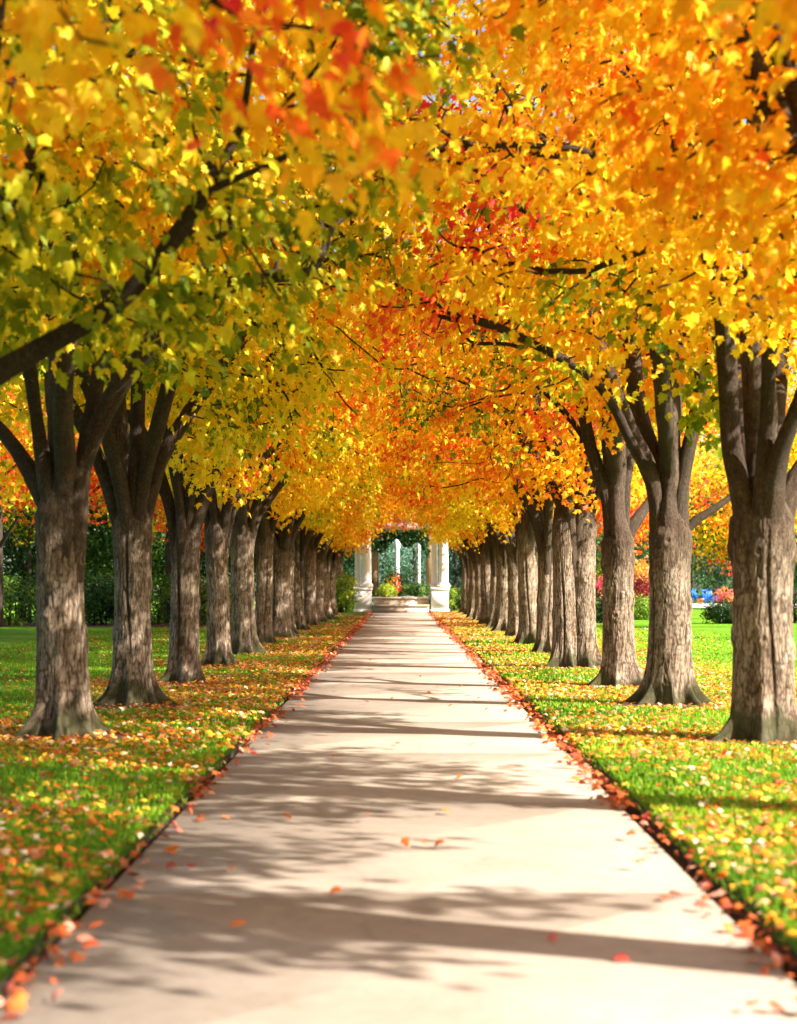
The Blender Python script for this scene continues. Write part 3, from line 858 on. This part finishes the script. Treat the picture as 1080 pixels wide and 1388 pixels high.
m1 = np.column_stack([B[:, 0] + dx * mdl + dy_ * w * .38, B[:, 1] + dy_ * mdl - dx * w * .38, z0 + hgt * .6])
tp = np.column_stack([B[:, 0] + dx * lean * hgt, B[:, 1] + dy_ * lean * hgt, z0 + hgt])
V = np.stack([b0, b1, m0, m1, tp], 1).reshape(-1, 3)
k = np.arange(n)[:, None] * 5
tone = .45 + .3 * fnoise(B * np.array([1, 1, 0]), 6, .5, 3) + r.normal(0, .16, n)
o = obj('grass', make_mesh('grass', V, [k + np.array([[0, 1, 3, 2]]), k + np.array([[2, 3, 4]])], {'tone': np.repeat(tone, 5)}, smooth=False), M['blade'])
tag(o, 'short green lawn grass growing on both sides of the path', 'grass', kind='stuff')
print('grass', n, round(time.time() - T0, 1))

# fallen leaves on the grass -----------------------------------------
def flat_leaves(name, xy, z, seed, mat, size=(.06, .12), tilt=.45, tone=None, kind='maple_simple'):
    r = rng(seed); n = len(xy)
    pos = np.column_stack([xy, z + r.uniform(0, .035, n)])
    nrm = norm(np.column_stack([r.normal(0, tilt, n), r.normal(0, tilt, n), np.ones(n)]))
    tip = np.column_stack([r.normal(size=(n, 2)), np.zeros(n)])
    tn = r.uniform(0, 1, n) if tone is None else tone
    return leaf_mesh(name, pos, nrm, tip, r.uniform(*size, n), tn, kind)
r = rng(5)
P = []
for sgn in (-1, 1):
    for (y0, y1, d) in [(4, 14, 260), (14, 30, 230), (30, 60, 150), (60, 92, 80)]:
        xi = 1.52 if sgn < 0 else 1.64; xo = min(8.5, .24 * y1 + 1)
        n = int((xo - xi) * (y1 - y0) * d)
        q = np.column_stack([sgn * r.uniform(xi, xo, n), r.uniform(y0, y1, n)])
        cov = .40 + .80 * fnoise(np.column_stack([q, np.zeros(n)]), 8, .6, 4) + (.36 if sgn > 0 else -.12) - .45 * np.maximum(np.abs(q[:, 0]) - 4.4, 0) + .4 * np.exp(-np.minimum.reduce([np.hypot(q[:, 0] - tx, q[:, 1] - ty) for tx, ty in near_trunks]) / .5)
        P.append(q[r.uniform(size=n) < np.clip(cov, .05, 1)])
P = np.concatenate(P)
o = obj('leaf_litter', flat_leaves('leaf_litter', P, .05, 9, M['litter'], (.034, .076), .45), M['litter'])
tag(o, 'scattered fallen maple leaves, orange, yellow and pale tan, covering the lawn', 'fallen leaves', kind='stuff')
print('litter', len(P))
# drifts in the gutters at the path edges
P = []
for x0, w, dens in ((PX0 - .01, .08, 44), (PX1 + .04, .075, 46)):
    n = int(88 * dens)
    y = r.uniform(4.5, 91, n)
    keep = r.uniform(size=n) < np.clip(.62 + .5 * fnoise(np.column_stack([y, y * 0, y * 0 + x0]), 3, .7, 3), .1, 1)
    y = y[keep]
    P.append(np.column_stack([x0 + r.normal(0, w, len(y)), y]))
P = np.concatenate(P)
o = obj('leaf_drift', flat_leaves('leaf_drift', P, .012, 19, M['edge_leaf'], (.045, .09), .6), M['edge_leaf'])
tag(o, 'drifts of dry red brown leaves lying along both edges of the path', 'fallen leaves', kind='stuff')

# single leaves on the path --------------------------------------------
def px_ground(px, py):
    return at_px(px, py - HY)
LT, LF = leaf_template('maple')
def path_leaf(px, py, tone, label, size=.085, group=None, seed=0):
    X, Y = px_ground(px, py)
    r = rng(int(px * 7 + py))
    me = flat_leaves('fallen_leaf', np.array([[0., 0.]]), np.array([.012]), int(px + py * 3), M['edge_leaf'], (size, size * 1.05), .32, np.array([tone]), 'maple')
    # curl
    co = np.array([v.co[:] for v in me.vertices]); d = np.hypot(co[:, 0], co[:, 1]); co[:, 2] += 3.2 * d ** 2 - .0
    co[:, 2] += max(0, .003 - co[:, 2].min())
    me.vertices.foreach_set('co', co.astype(np.float32).ravel())
    o = obj('fallen_leaf', me, M['litter'] if tone > 1 else M['edge_leaf'], None, (X, Y, 0.0))
    return tag(o, label, 'leaf', group)
GLF = 'single leaves lying on the path'
named = [
    (548, 1149, .62, 'orange leaf at the left end of the short row of three on the path'),
    (577, 1149, .55, 'middle leaf of the short row of three orange leaves on the path'),
    (598, 1149, .66, 'orange leaf at the right end of the short row of three on the path'),
    (497, 1113, .45, 'dark red leaf alone on the shaded concrete left of the path centre'),
    (393, 1112, .5, 'reddish leaf alone on the left third of the concrete path'),
    (306, 1111, .6, 'curled rust leaf near the left path edge beside the big shadow'),
    (317, 1181, .64, 'bright orange leaf on the shaded concrete near the left edge of the path'),
    (261, 1180, .8, 'dull crimson leaf beside the bright orange one near the left path edge'),
    (459, 1213, .5, 'small red leaf on a sunlit strip left of the path centre'),
    (314, 1263, .62, 'orange red leaf in the broad shadow at the lower left of the path'),
    (748, 1276, .85, 'pinkish leaf at the lower right of the path in a shadow band'),
    (836, 1303, .8, 'tiny red leaf at the bottom right of the path'),
    (1015, 1307, .72, 'upright yellow orange leaf near the right edge at the bottom of the path'),
    (107, 1279, .9, 'pale tan leaf on the concrete at the lower left corner by the drift'),
    (169, 1219, .55, 'red leaf just off the left drift, above the pale tan leaf'),
    (455, 1028, .6, 'brown orange leaf left of centre where the path is half shaded'),
    (541, 1011, .3, 'flat dark brown leaf lying near the middle of the path'),
    (606, 1105, .5, 'red leaf right of centre just above a shadow band'),
    (542, 934, .6, 'orange leaf standing on edge in the middle distance of the path'),
    (868, 1180, .7, 'orange red leaf that slid from the right drift onto the sunny concrete'),
    (880, 1150, .5, 'crimson leaf beside the right drift on sunny concrete'),
    (920, 1218, .9, 'pale pink leaf at the right edge of the sunlit concrete'),
    (624, 1055, .55, 'red leaf on the sunny right half of the path at mid distance'),
    (180, 1225, .4, 'dark red leaf close to the left drift near the bottom'),
]
for px, py, tn, lab in named:
    path_leaf(px, py, tn, lab, .07, GLF)
r = rng(33)
for (px, py) in [(492, 902), (503, 896), (569, 918), (592, 932), (580, 940), (626, 932), (648, 950), (612, 958), (636, 1013), (532, 950), (500, 955), (470, 885), (560, 868),
                 (602, 890), (520, 866), (545, 850), (660, 965), (452, 940), (572, 902), (480, 930)]:
    path_leaf(px, py, r.uniform(.3, .8), 'tiny reddish leaf on the far part of the concrete path', .065, 'tiny leaves far along the path')
for k in range(24):
    side = k % 2
    Y = 6.3 + 26 * r.uniform() ** 1.5
    X = (PX0 + r.uniform(.10, .30)) if side == 0 else (PX1 - r.uniform(.08, .30))
    path_leaf(VX + X * FPX / Y, HY + FPX * CH / Y, r.uniform(.1, 1), ['dry leaf strayed onto the concrete from the drift along the left path edge', 'dry leaf strayed onto the concrete from the drift along the right path edge'][side],
              r.uniform(.05, .08), ['strays from the left drift', 'strays from the right drift'][side])

# ------------------------------------------------------------------ plants beyond
def cloud(name, seed, rx, ry, z0, z1, n, size, tone, mat, kind='oval', spread=.18, shape='round', cdens=1.0):
    """leaf cloud with clumps; round, box or cone outline"""
    r = rng(seed)
    h = z1 - z0
    nc = int(40 * cdens)
    d = norm(r.normal(size=(nc, 3)))
    if shape == 'box':
        d = r.uniform(-1, 1, size=(nc, 3)); ax = r.integers(0, 3, nc); d[np.arange(nc), ax] = np.sign(d[np.arange(nc), ax])
        C = d * np.array([rx, ry, h / 2]) * .92
    elif shape == 'cone':
        zz = r.uniform(0, 1, nc) ** 1.3; a = r.uniform(0, 6.28, nc); q = (1 - zz) * .93 + .05
        C = np.column_stack([rx * q * np.cos(a), ry * q * np.sin(a), (zz - .5) * h])
    else:
        C = d * np.array([rx, ry, h / 2]) * r.uniform(.55, .95, (nc, 1))
    ct = tone + spread * r.normal(size=nc)
    i = r.integers(0, nc, n)
    cs = min(rx, ry, h / 2) * (.30 if nc > 60 else .38)
    p = C[i] + r.normal(size=(n, 3)) * cs * .62
    p[:, 2] += (z0 + z1) / 2
    p[:, 2] = np.maximum(p[:, 2], z0 + .02)
    o_ = norm(p - np.array([0, 0, (z0 + z1) / 2]))
    nrm = norm(.7 * o_ + np.array([0, 0, .4]) + .6 * r.normal(size=(n, 3)))
    tip = .6 * o_ + np.array([0, 0, -.3]) + .6 * r.normal(size=(n, 3))
    return leaf_mesh(name, p, nrm, tip, size * r.uniform(.6, 1.25, n), ct[i] + r.normal(0, .07, n), kind)

def stem_mesh(seed, r0, h, n=9, lean=.05):
    r = rng(seed); mb = MB()
    prof = [(r0 * 1.5, -.05), (r0 * 1.1, .15), (r0, h * .3), (r0 * .85, h * .6), (r0 * .5, h * .85), (r0 * .15, h)]
    mb.lathe(0, 0, prof, n)
    # limbs
    for k in range(5):
        a = r.uniform(0, 6.28); z = h * r.uniform(.35, .75)
        p0 = np.array([0, 0, z]); p1 = p0 + np.array([math.cos(a) * h * .22, math.sin(a) * h * .22, h * .2])
        t = norm(p1 - p0); x = norm(np.cross(t, [0, 0, 1.])); yv = np.cross(t, x); an = np.arange(6) * PI / 3
        ring = lambda p, rr: p + rr * (np.cos(an)[:, None] * x + np.sin(an)[:, None] * yv)
        v = np.concatenate([ring(p0, r0 * .5), ring(p1, r0 * .12)])
        mb.add(v, [(i, (i + 1) % 6, 6 + (i + 1) % 6, 6 + i) for i in range(6)])
    return mb

def shrub(name, X, Y, rx, h, n, size, tone, mat, label, cat='shrub', group=None, ry=None, shape='round', kind='oval', seed=None, z0=.02, spread=.16, cdens=1.0):
    seed = seed or int(abs(X) * 31 + Y * 17)
    root = empty(name, (X, Y, .03)); tag(root, label, cat, group)
    me = cloud('foliage', seed, rx, ry or rx, z0, h, n, size, tone, mat, kind, spread, shape, cdens)
    obj('foliage', me, mat, root)
    mb = MB()
    r = rng(seed)
    for k in range(5):
        a = r.uniform(0, 6.28)
        mb.lathe(rx * .25 * math.cos(a), rx * .25 * math.sin(a), [(.03, -.06), (.025, h * .4), (.01, h * .75)], 6)
    mb.build('stems', M['limb'], root)
    return root

def bgtree(name, X, Y, rx, z0, z1, n, size, tone, mat, label, group=None, shape='round', kind='maple_simple', r0=.16, seed=None, spread=.14, cdens=1.6):
    seed = seed or int(abs(X) * 37 + Y * 11)
    root = empty(name, (X, Y, .03)); tag(root, label, 'tree', group)
    stem_mesh(seed, r0, z1 * .8).build('trunk', M['limb'], root, True)
    obj('crown', cloud('crown', seed, rx, rx, z0, z1, n, size, tone, mat, kind, spread, shape, cdens), mat, root)
    return root

G_, BL, CO, LF_ = M['green'], M['bloom'], M['conifer'], M['leaf']
def bx(px, Y): return (px - VX) * Y / FPX
def bz(py, Y): return CH + (HY - py) * Y / FPX

# left side --------------------------------------------------------------
sheet('mulch_bed', -26, -6.3, 60.5, 66, .05, M['mulch'])
for i, (px, w, h, tn, lab) in enumerate([
        (20, 1.3, 1.7, .62, 'grey green loose shrub left of the nearest left trunk'),
        (-60, 1.5, 2.2, .35, 'dark shrub at the left frame edge behind the bed'),
        (132, 1.0, 2.0, .34, 'dark green shrub just right of the nearest left trunk'),
        (160, 1.0, 1.6, .28, 'low dark shrub left of the second left trunk, in the mulch bed'),
        (285, .9, 1.6, .70, 'yellow green shrub showing between the third and fourth left trunks')]):
    shrub('shrub', bx(px, 62.5), 62.5 + .3 * i, w, h, 2600, .13, tn, G_, lab, group=None)
# clipped hedge
shrub('clipped_hedge', bx(224, 64.5), 64.5, 1.55, bz(785, 64.5), 5200, .10, .60, G_, 'mid green clipped hedge between the second and third left trunks', 'hedge', ry=.8, shape='box', spread=.08, cdens=2.5)
shrub('golden_shrub', bx(276, 67), 67, .8, 1.5, 1500, .12, .8, BL, 'yellow orange shrub seen in the gap right of the third left trunk')
for i, (px, Y, rx, z1, tn, lab) in enumerate([
        (-40, 74, 2.6, 8.5, .30, 'tall dark evergreen at the left edge behind the shrubs'),
        (30, 70, 2.0, 6.6, .36, 'dark evergreen directly left of the closest left trunk'),
        (110, 72, 2.2, 8.0, .22, 'black green evergreen between the first and second left trunks'),
        (165, 70, 1.8, 6.0, .40, 'bushy green evergreen partly behind the second left trunk'),
        (222, 74, 2.2, 8.2, .14, 'darkest evergreen above the clipped hedge'),
        (300, 78, 2.2, 7.5, .24, 'evergreen behind the third and fourth left trunks'),
        (370, 84, 2.2, 8.0, .25, 'evergreen behind the sixth left trunk'),
        (430, 100, 2.4, 8.0, .25, 'evergreen behind the far end of the left row')]):
    bgtree('evergreen_tree', bx(px, Y), Y, rx * 1.15, .5, z1, 8000, .18, tn, G_, lab, 'evergreens behind the left hedge', kind='oval', cdens=2.4)
bgtree('red_maple', bx(66, 46), 46, 2.5, 3.1, 8.5, 6000, .16, .80, LF_, 'scarlet maple with low leaves showing on both sides of the closest left trunk', spread=.06)
bgtree('red_maple', bx(268, 60), 60, 1.5, 2.6, 6.5, 2600, .16, .80, LF_, 'small scarlet maple glimpsed beside the third left trunk', spread=.06, r0=.1)
bgtree('shade_tree', bx(-3, 61), 61, 2.6, 4.2, 9.5, 5000, .17, .22, LF_, 'tree with bare grey trunk at the far left edge of the lawn', r0=.18)
bgtree('birch_tree', bx(40, 67.5), 67.5, 1.2, 3.0, 6.5, 1800, .14, .35, LF_, 'thin pale stemmed tree glimpsed left of the closest left trunk', r0=.07)

# pavilion -----------------------------------------------------------------
pv = empty('garden_pavilion', (bx(543.5, 93), 93, 0)); tag(pv, 'white columned garden pavilion at the far end of the path', 'pavilion')
def arch_col(cx, cy, z0, z1, rr, mat, name='column'):
    mb = MB()
    h = z1 - z0
    mb.box(cx - rr * 1.35, cx + rr * 1.35, cy - rr * 1.35, cy + rr * 1.35, z0, z0 + .10, .01)
    mb.lathe(cx, cy, [(rr * 1.3, z0 + .10), (rr * 1.32, z0 + .16), (rr * 1.1, z0 + .20), (rr, z0 + .26), (rr * 1.0, z0 + h * .4), (rr * .86, z1 - .32), (rr * .9, z1 - .28),
                      (rr * .9, z1 - .24), (rr * 1.2, z1 - .12)], 28)
    mb.box(cx - rr * 1.3, cx + rr * 1.3, cy - rr * 1.3, cy + rr * 1.3, z1 - .12, z1, .01)
    return mb.build(name, mat, pv, False)
ztop = 4.35
for s, cx in ((-1, -2.0), (1, 2.03)):
    mb = MB()
    mb.box(cx - .50, cx + .50, -.50, .50, -.05, .16, .012)
    mb.box(cx - .455, cx + .455, -.455, .455, .16, 1.16, .012)
    mb.box(cx - .41, cx + .41, -.468, .468, .30, 1.02, .004)
    mb.box(cx - .50, cx + .50, -.50, .50, 1.16, 1.32, .02)
    mb.build('pedestal', M['white'], pv)
    arch_col(cx + .19, -.18, 1.32, ztop, .255, M['white'])
    arch_col(cx - .27, .24, 1.32, ztop, .17, M['white'])
mb = MB()
mb.box(-2.75, 2.75, -.52, .52, ztop, ztop + .32, .015)
mb.box(-2.68, 2.68, -.46, .46, ztop + .32, ztop + .62, .01)
mb.box(-2.95, 2.95, -.68, .68, ztop + .62, ztop + .84, .03)
mb.build('entablature', M['grey_stone'], pv)
for (ya, yb, zz) in ((-.72, -.10, .40), (-.10, 6.6, .79)):
    mb = MB(); mb.box(-1.45, 1.45, ya, yb, -.05, zz - .08); mb.box(-1.47, 1.47, ya - .06, yb - .065, zz - .08, zz, .012); mb.build('step', M['step'], pv)
for cx in (-1.46, 1.62):
    mb = MB(); mb.box(cx - .24, cx + .24, 4.0, 4.5, .79, ztop + .5, .012); mb.build('rear_pillar', M['tan'], pv)
for cx, q in ((-.22, 1.1), (1.02, .5)):
    mb = MB(); mb.lathe(cx, 7.0, [(.2 * q, -.05), (.2 * q, .4), (.14 * q, .5), (.12 * q, 3.4), (.18 * q, 3.6), (.18 * q, ztop)], 20); mb.build('rear_column', M['white'], pv, True)
mb = MB(); mb.box(-2.2, 2.2, 3.9, 4.6, ztop + .5, ztop + .9, .015); mb.box(-2.2, 2.2, 6.7, 7.3, ztop, ztop + .4, .015); mb.build('rear_beam', M['grey_stone'], pv)
# hanging creeper under the beam
def creeper(X, Y):
    root = empty('climbing_vine', (X, Y, 0)); tag(root, 'dark leafy vine hanging under the pavilion beam', 'vine')
    r = rng(4); n = 6500
    x = r.uniform(-1.55, 1.5, n); dr = (.75 + .7 * np.abs(x / 1.5) ** 2 + .25 * np.sin(x * 5)) * r.uniform(0, 1, n)
    p = np.column_stack([x, r.normal(0, .22, n), ztop + .25 - dr])
    obj('foliage', leaf_mesh('foliage', p, r.normal(size=(n, 3)) + np.array([0, -.6, .4]), r.normal(size=(n, 3)) + np.array([0, 0, -1.]), r.uniform(.10, .19, n), .14 + .10 * r.normal(size=n), 'oval'), G_, root)
    mb = MB(); mb.lathe(-1.25, 0, [(.035, .79), (.03, 2.5), (.02, ztop)], 6); mb.build('stem', M['limb'], root)
    return root
creeper(pv.location.x, 96.4)
PYc = 95.2
for px, w, h, z0, tn, mat, lab in [(545, 1.0, 1.75, .0, .30, G_, 'rounded dark shrub with a rusty side in the middle of the pavilion'),
                                  (524, .52, .66, .0, .92, G_, 'small yellow green shrub at the left of the pavilion steps'),
                                  (566, .75, .80, .0, .42, G_, 'spreading green shrub at the right of the pavilion steps')]:
    Yq = PYc + (1.6 if px == 545 else 0)
    o = shrub('shrub', bx(px, Yq), Yq, w, h, 2400, .10, tn, mat, lab, ry=min(w, .6), z0=z0)
    o.location.z = .79
shrub('rust_shrub', bx(534, 96.2), 96.2, .42, 1.15, 420, .10, .74, LF_, 'rust red low shrub in front of the rounded dark pavilion shrub').location.z = .79
shrub('shrub', bx(466, 90), 90, .65, 2.1, 2400, .12, .92, G_, 'tall yellow green shrub left of the left pedestal')
shrub('shrub', bx(480, 97), 97, .9, 3.4, 2600, .13, .35, G_, 'dark shrub behind the left pedestal columns')
shrub('shrub', bx(617, 96), 96, .75, 1.2, 2000, .11, .80, G_, 'bright yellow green shrub right of the right pedestal')
shrub('dark_shrub', bx(627, 90), 90, .35, 1.3, 800, .10, .12, G_, 'small dark shrub by the last right trunk')
bgtree('cone_evergreen', bx(616, 104), 104, 1.5, .3, 5.6, 5200, .2, .35, CO, 'dark teal cone shaped evergreen right of the pavilion', shape='cone', kind='needle', cdens=3)
for px, Y, rx, z1, tn, lab in [(520, 118, 3.0, 8, 1.0, 'pale blue green conifer seen through the left half of the pavilion'), (562, 116, 3.0, 9, 1.05, 'lighter blue green conifer seen through the right half of the pavilion'),
                               (600, 124, 3.2, 10, .45, 'conifer behind the right pavilion columns'), (480, 122, 3.2, 10, .4, 'conifer behind the left pavilion columns')]:
    bgtree('conifer_tree', bx(px, Y), Y, rx, .3, z1, 5200, .28, tn, CO, lab, 'conifers behind the pavilion', shape='cone', kind='needle', cdens=3)

# right side ---------------------------------------------------------------
sheet('paving', 12, 40, 106, 128, .055, M['paving'])
shrub('clipped_bush', bx(984, 65), 65, .98, .86, 4200, .08, .16, G_, 'low dark clipped dome bush on the lawn left of the closest right trunk', 'shrub', ry=.9, spread=.06, cdens=2.5)
shrub('clipped_bush', bx(1082, 66), 66, .7, 1.0, 2600, .08, .16, G_, 'dark clipped bush at the right frame edge', 'shrub', spread=.06, cdens=2)
shrub('clipped_bush', bx(868, 72), 72, .9, 1.0, 3600, .09, .78, G_, 'light green clipped mound between the second and third right trunks', 'shrub', spread=.06, cdens=2.5)
shrub('pink_shrub', bx(868, 84), 84, .85, 1.75, 2600, .12, .28, BL, 'magenta pink shrub above the light green mound', 'shrub')
shrub('golden_shrub', bx(869, 92), 92, 1.1, 2.7, 2600, .14, .97, BL, 'golden yellow shrub behind the magenta one', 'shrub')
bgtree('red_maple', bx(842, 70), 70, 1.6, 2.7, 6.5, 3000, .16, .80, LF_, 'scarlet maple seen above the magenta shrub', spread=.06)
shrub('dark_shrub', bx(811, 66), 66, .8, 1.25, 2400, .11, .13, G_, 'dark shrub between the third right trunk and the double trunk')
shrub('rust_shrub', bx(811, 67.5), 67.5, .7, 1.75, 1800, .12, .62, BL, 'salmon topped shrub behind the dark one by the double trunk')
shrub('shrub', bx(811, 75), 75, .8, 2.6, 1800, .14, .82, G_, 'tall yellow green plant between the third right trunk and the double trunk')
shrub('rust_shrub', bx(757, 70), 70, .8, 1.4, 1800, .12, .75, BL, 'orange shrub left of the double trunk')
bgtree('yellow_maple', bx(1004, 74), 74, 2.3, 1.9, 6.5, 5200, .17, .56, LF_, 'yellow and orange maple with low leaves behind the closest right trunks', spread=.2)
shrub('salmon_shrub', bx(979, 128), 128, .95, 1.15, 2200, .15, .90, BL, 'salmon orange shrub beside the blue chairs')
shrub('low_hedge', bx(985, 129.5), 129.5, 2.6, .5, 2200, .12, .75, G_, 'low light green edging behind the paved strip', 'hedge', ry=.5, shape='box')
bgtree('cone_evergreen', bx(938, 139), 139, 2.4, .3, 6.5, 4200, .26, .15, CO, 'dark cone shaped evergreen behind the blue chairs', shape='cone', kind='needle', cdens=3)
for px, Y, rx, z1, tn, lab in [(1000, 112, 3.2, 8.5, .2, 'dark evergreen behind the yellow maple'), (900, 120, 3.4, 9, .3, 'dark evergreen behind the second right trunk'), (830, 112, 3.2, 8.5, .3, 'green evergreen behind the third right trunk'),
                               (770, 104, 2.6, 8, .32, 'evergreen behind the double trunk'), (1085, 100, 3, 9, .2, 'dark evergreen at the right frame edge'), (715, 104, 2.6, 8, .3, 'evergreen behind the sixth right trunk'), (665, 110, 2.6, 8, .3, 'evergreen behind the tenth right trunk')]:
    bgtree('evergreen_tree', bx(px, Y), Y, rx, .4, z1, 7000, .2, tn, G_, lab, 'evergreens beyond the right lawn', kind='oval', cdens=2.4)
# extra autumn trees just beyond the rows, so that the gaps show golden leaves
for i, (px, Y, tn, lab) in enumerate([(1125, 58, .50, 'tall golden maple at the right frame edge behind the closest right trunk'), (1020, 82, .52, 'golden maple far behind the two closest right trunks'), (906, 95, .60, 'orange maple behind the second right trunk'),
                                      (186, 52, .46, 'amber maple behind the first and second left trunks'), (-70, 40, .48, 'golden maple at the left frame edge behind the closest trunk'), (230, 66, .40, 'yellow green maple behind the third left trunk')]):
    bgtree('golden_maple', bx(px, Y), Y, 3.0, 3.5, 9.5, 6000, .17, tn, LF_, lab, kind='maple_simple', r0=.17, spread=.12, cdens=2.2)

# two blue garden chairs and a pot
def chair(X, Y, rot, label):
    root = empty('garden_chair', (X, Y, .06)); root.rotation_euler = (0, 0, rot); tag(root, label, 'chair', 'blue chairs beyond the right lawn')
    mb = MB()
    for k in range(6): mb.box(-.36 + k * .122, -.36 + k * .122 + .108, .30 + .0, .335, .30, 1.12 + (.06 if k in (2, 3) else 0), .008)
    b = mb.build('backrest', M['blue'], root); b.rotation_euler = (-.22, 0, 0)
    mb = MB()
    for k in range(5): mb.box(-.34, .34, -.36 + k * .13, -.36 + k * .13 + .118, .36 - k * .02, .385 - k * .02, .006)
    mb.build('seat', M['blue'], root)
    for sx in (-1, 1):
        mb = MB(); mb.box(sx * .40 - .07, sx * .40 + .07, -.45, .40, .58, .605, .008); mb.build('armrest', M['blue'], root)
        for y0 in (-.42, .30):
            mb = MB(); mb.box(sx * .385 - .02, sx * .385 + .02, y0, y0 + .09, 0, .58, .005); mb.build('leg', M['blue'], root)
    return root
chair(bx(961, 126), 126, .15, 'larger blue garden chair beyond the right lawn, next to the salmon shrub')
chair(bx(949, 126.6), 126.6, .9, 'blue garden chair turned sideways, left of the other blue chair')
fp = empty('flower_pot', (bx(949, 124.5), 124.5, .06)); tag(fp, 'orange brown pot standing on the paving before the blue chairs', 'pot')
mb = MB(); mb.lathe(0, 0, [(.16, 0), (.25, .30), (.28, .31), (.28, .38), (.24, .38), (.22, .33)], 18); mb.build('pot', M['terra'], fp, True)

# far wood closing the garden
P, TN = [], []
r = rng(91)
for k in range(480):
    a = r.uniform(-1.25, 1.25); d = r.uniform(150, 175)
    c = np.array([d * math.sin(a) * 1.0, 20 + d * math.cos(a) * .9, r.uniform(.5, 13)])
    n = 130
    P.append(c + r.normal(size=(n, 3)) * np.array([2.2, 2.2, 1.5])); TN.append(np.full(n, .4 + .15 * r.normal()) + r.normal(0, .08, n))
P = np.concatenate(P); TN = np.concatenate(TN); P[:, 2] = np.maximum(P[:, 2], .1)
o = obj('distant_woods', leaf_mesh('distant_woods', P, r.normal(size=P.shape) + np.array([0, -.8, .5]), r.normal(size=P.shape), r.uniform(.7, 1.3, len(P)), TN, 'oval'), M['green'])
tag(o, 'far green wood closing the garden behind everything', 'woods', kind='stuff')

# ------------------------------------------------------------------ light, sky, camera
ELEV = math.radians(33); AZ = math.radians(-25)     # azimuth measured from +X towards +Y
sv = Vector((math.cos(ELEV) * math.cos(AZ), math.cos(ELEV) * math.sin(AZ), math.sin(ELEV)))
ld = bpy.data.lights.new('sun', 'SUN'); ld.energy = 5.0; ld.angle = math.radians(.7); ld.color = (1.0, .92, .82)
lo = bpy.data.objects.new('sun', ld); COL.objects.link(lo); lo.rotation_euler = sv.to_track_quat('Z', 'Y').to_euler(); lo.location = (60, 20, 50)
w = bpy.data.worlds.new('World'); sc.world = w; w.use_nodes = True
nt = w.node_tree; bg = nt.nodes['Background']
sky = nt.nodes.new('ShaderNodeTexSky'); sky.sky_type = 'NISHITA'; sky.sun_disc = False
sky.sun_elevation = ELEV; sky.sun_rotation = math.radians(90) - AZ
sky.dust_density = 2.0
nt.links.new(sky.outputs[0], bg.inputs[0]); bg.inputs[1].default_value = .072

cd = bpy.data.cameras.new('camera'); cam = bpy.data.objects.new('camera', cd); COL.objects.link(cam)
cam.location = (0, 0, CH); cam.rotation_euler = (PI / 2, 0, 0)
cd.sensor_fit = 'HORIZONTAL'; cd.sensor_width = 36; cd.lens = FPX / 1080 * 36
cd.shift_y = (HY - 694) / 1080; cd.shift_x = -(VX - 540) / 1080
cd.clip_end = 2000; cd.clip_start = .1
cd.dof.use_dof = True; cd.dof.focus_distance = 32; cd.dof.aperture_fstop = 2.4
sc.camera = cam
print('script', round(time.time() - T0, 1))
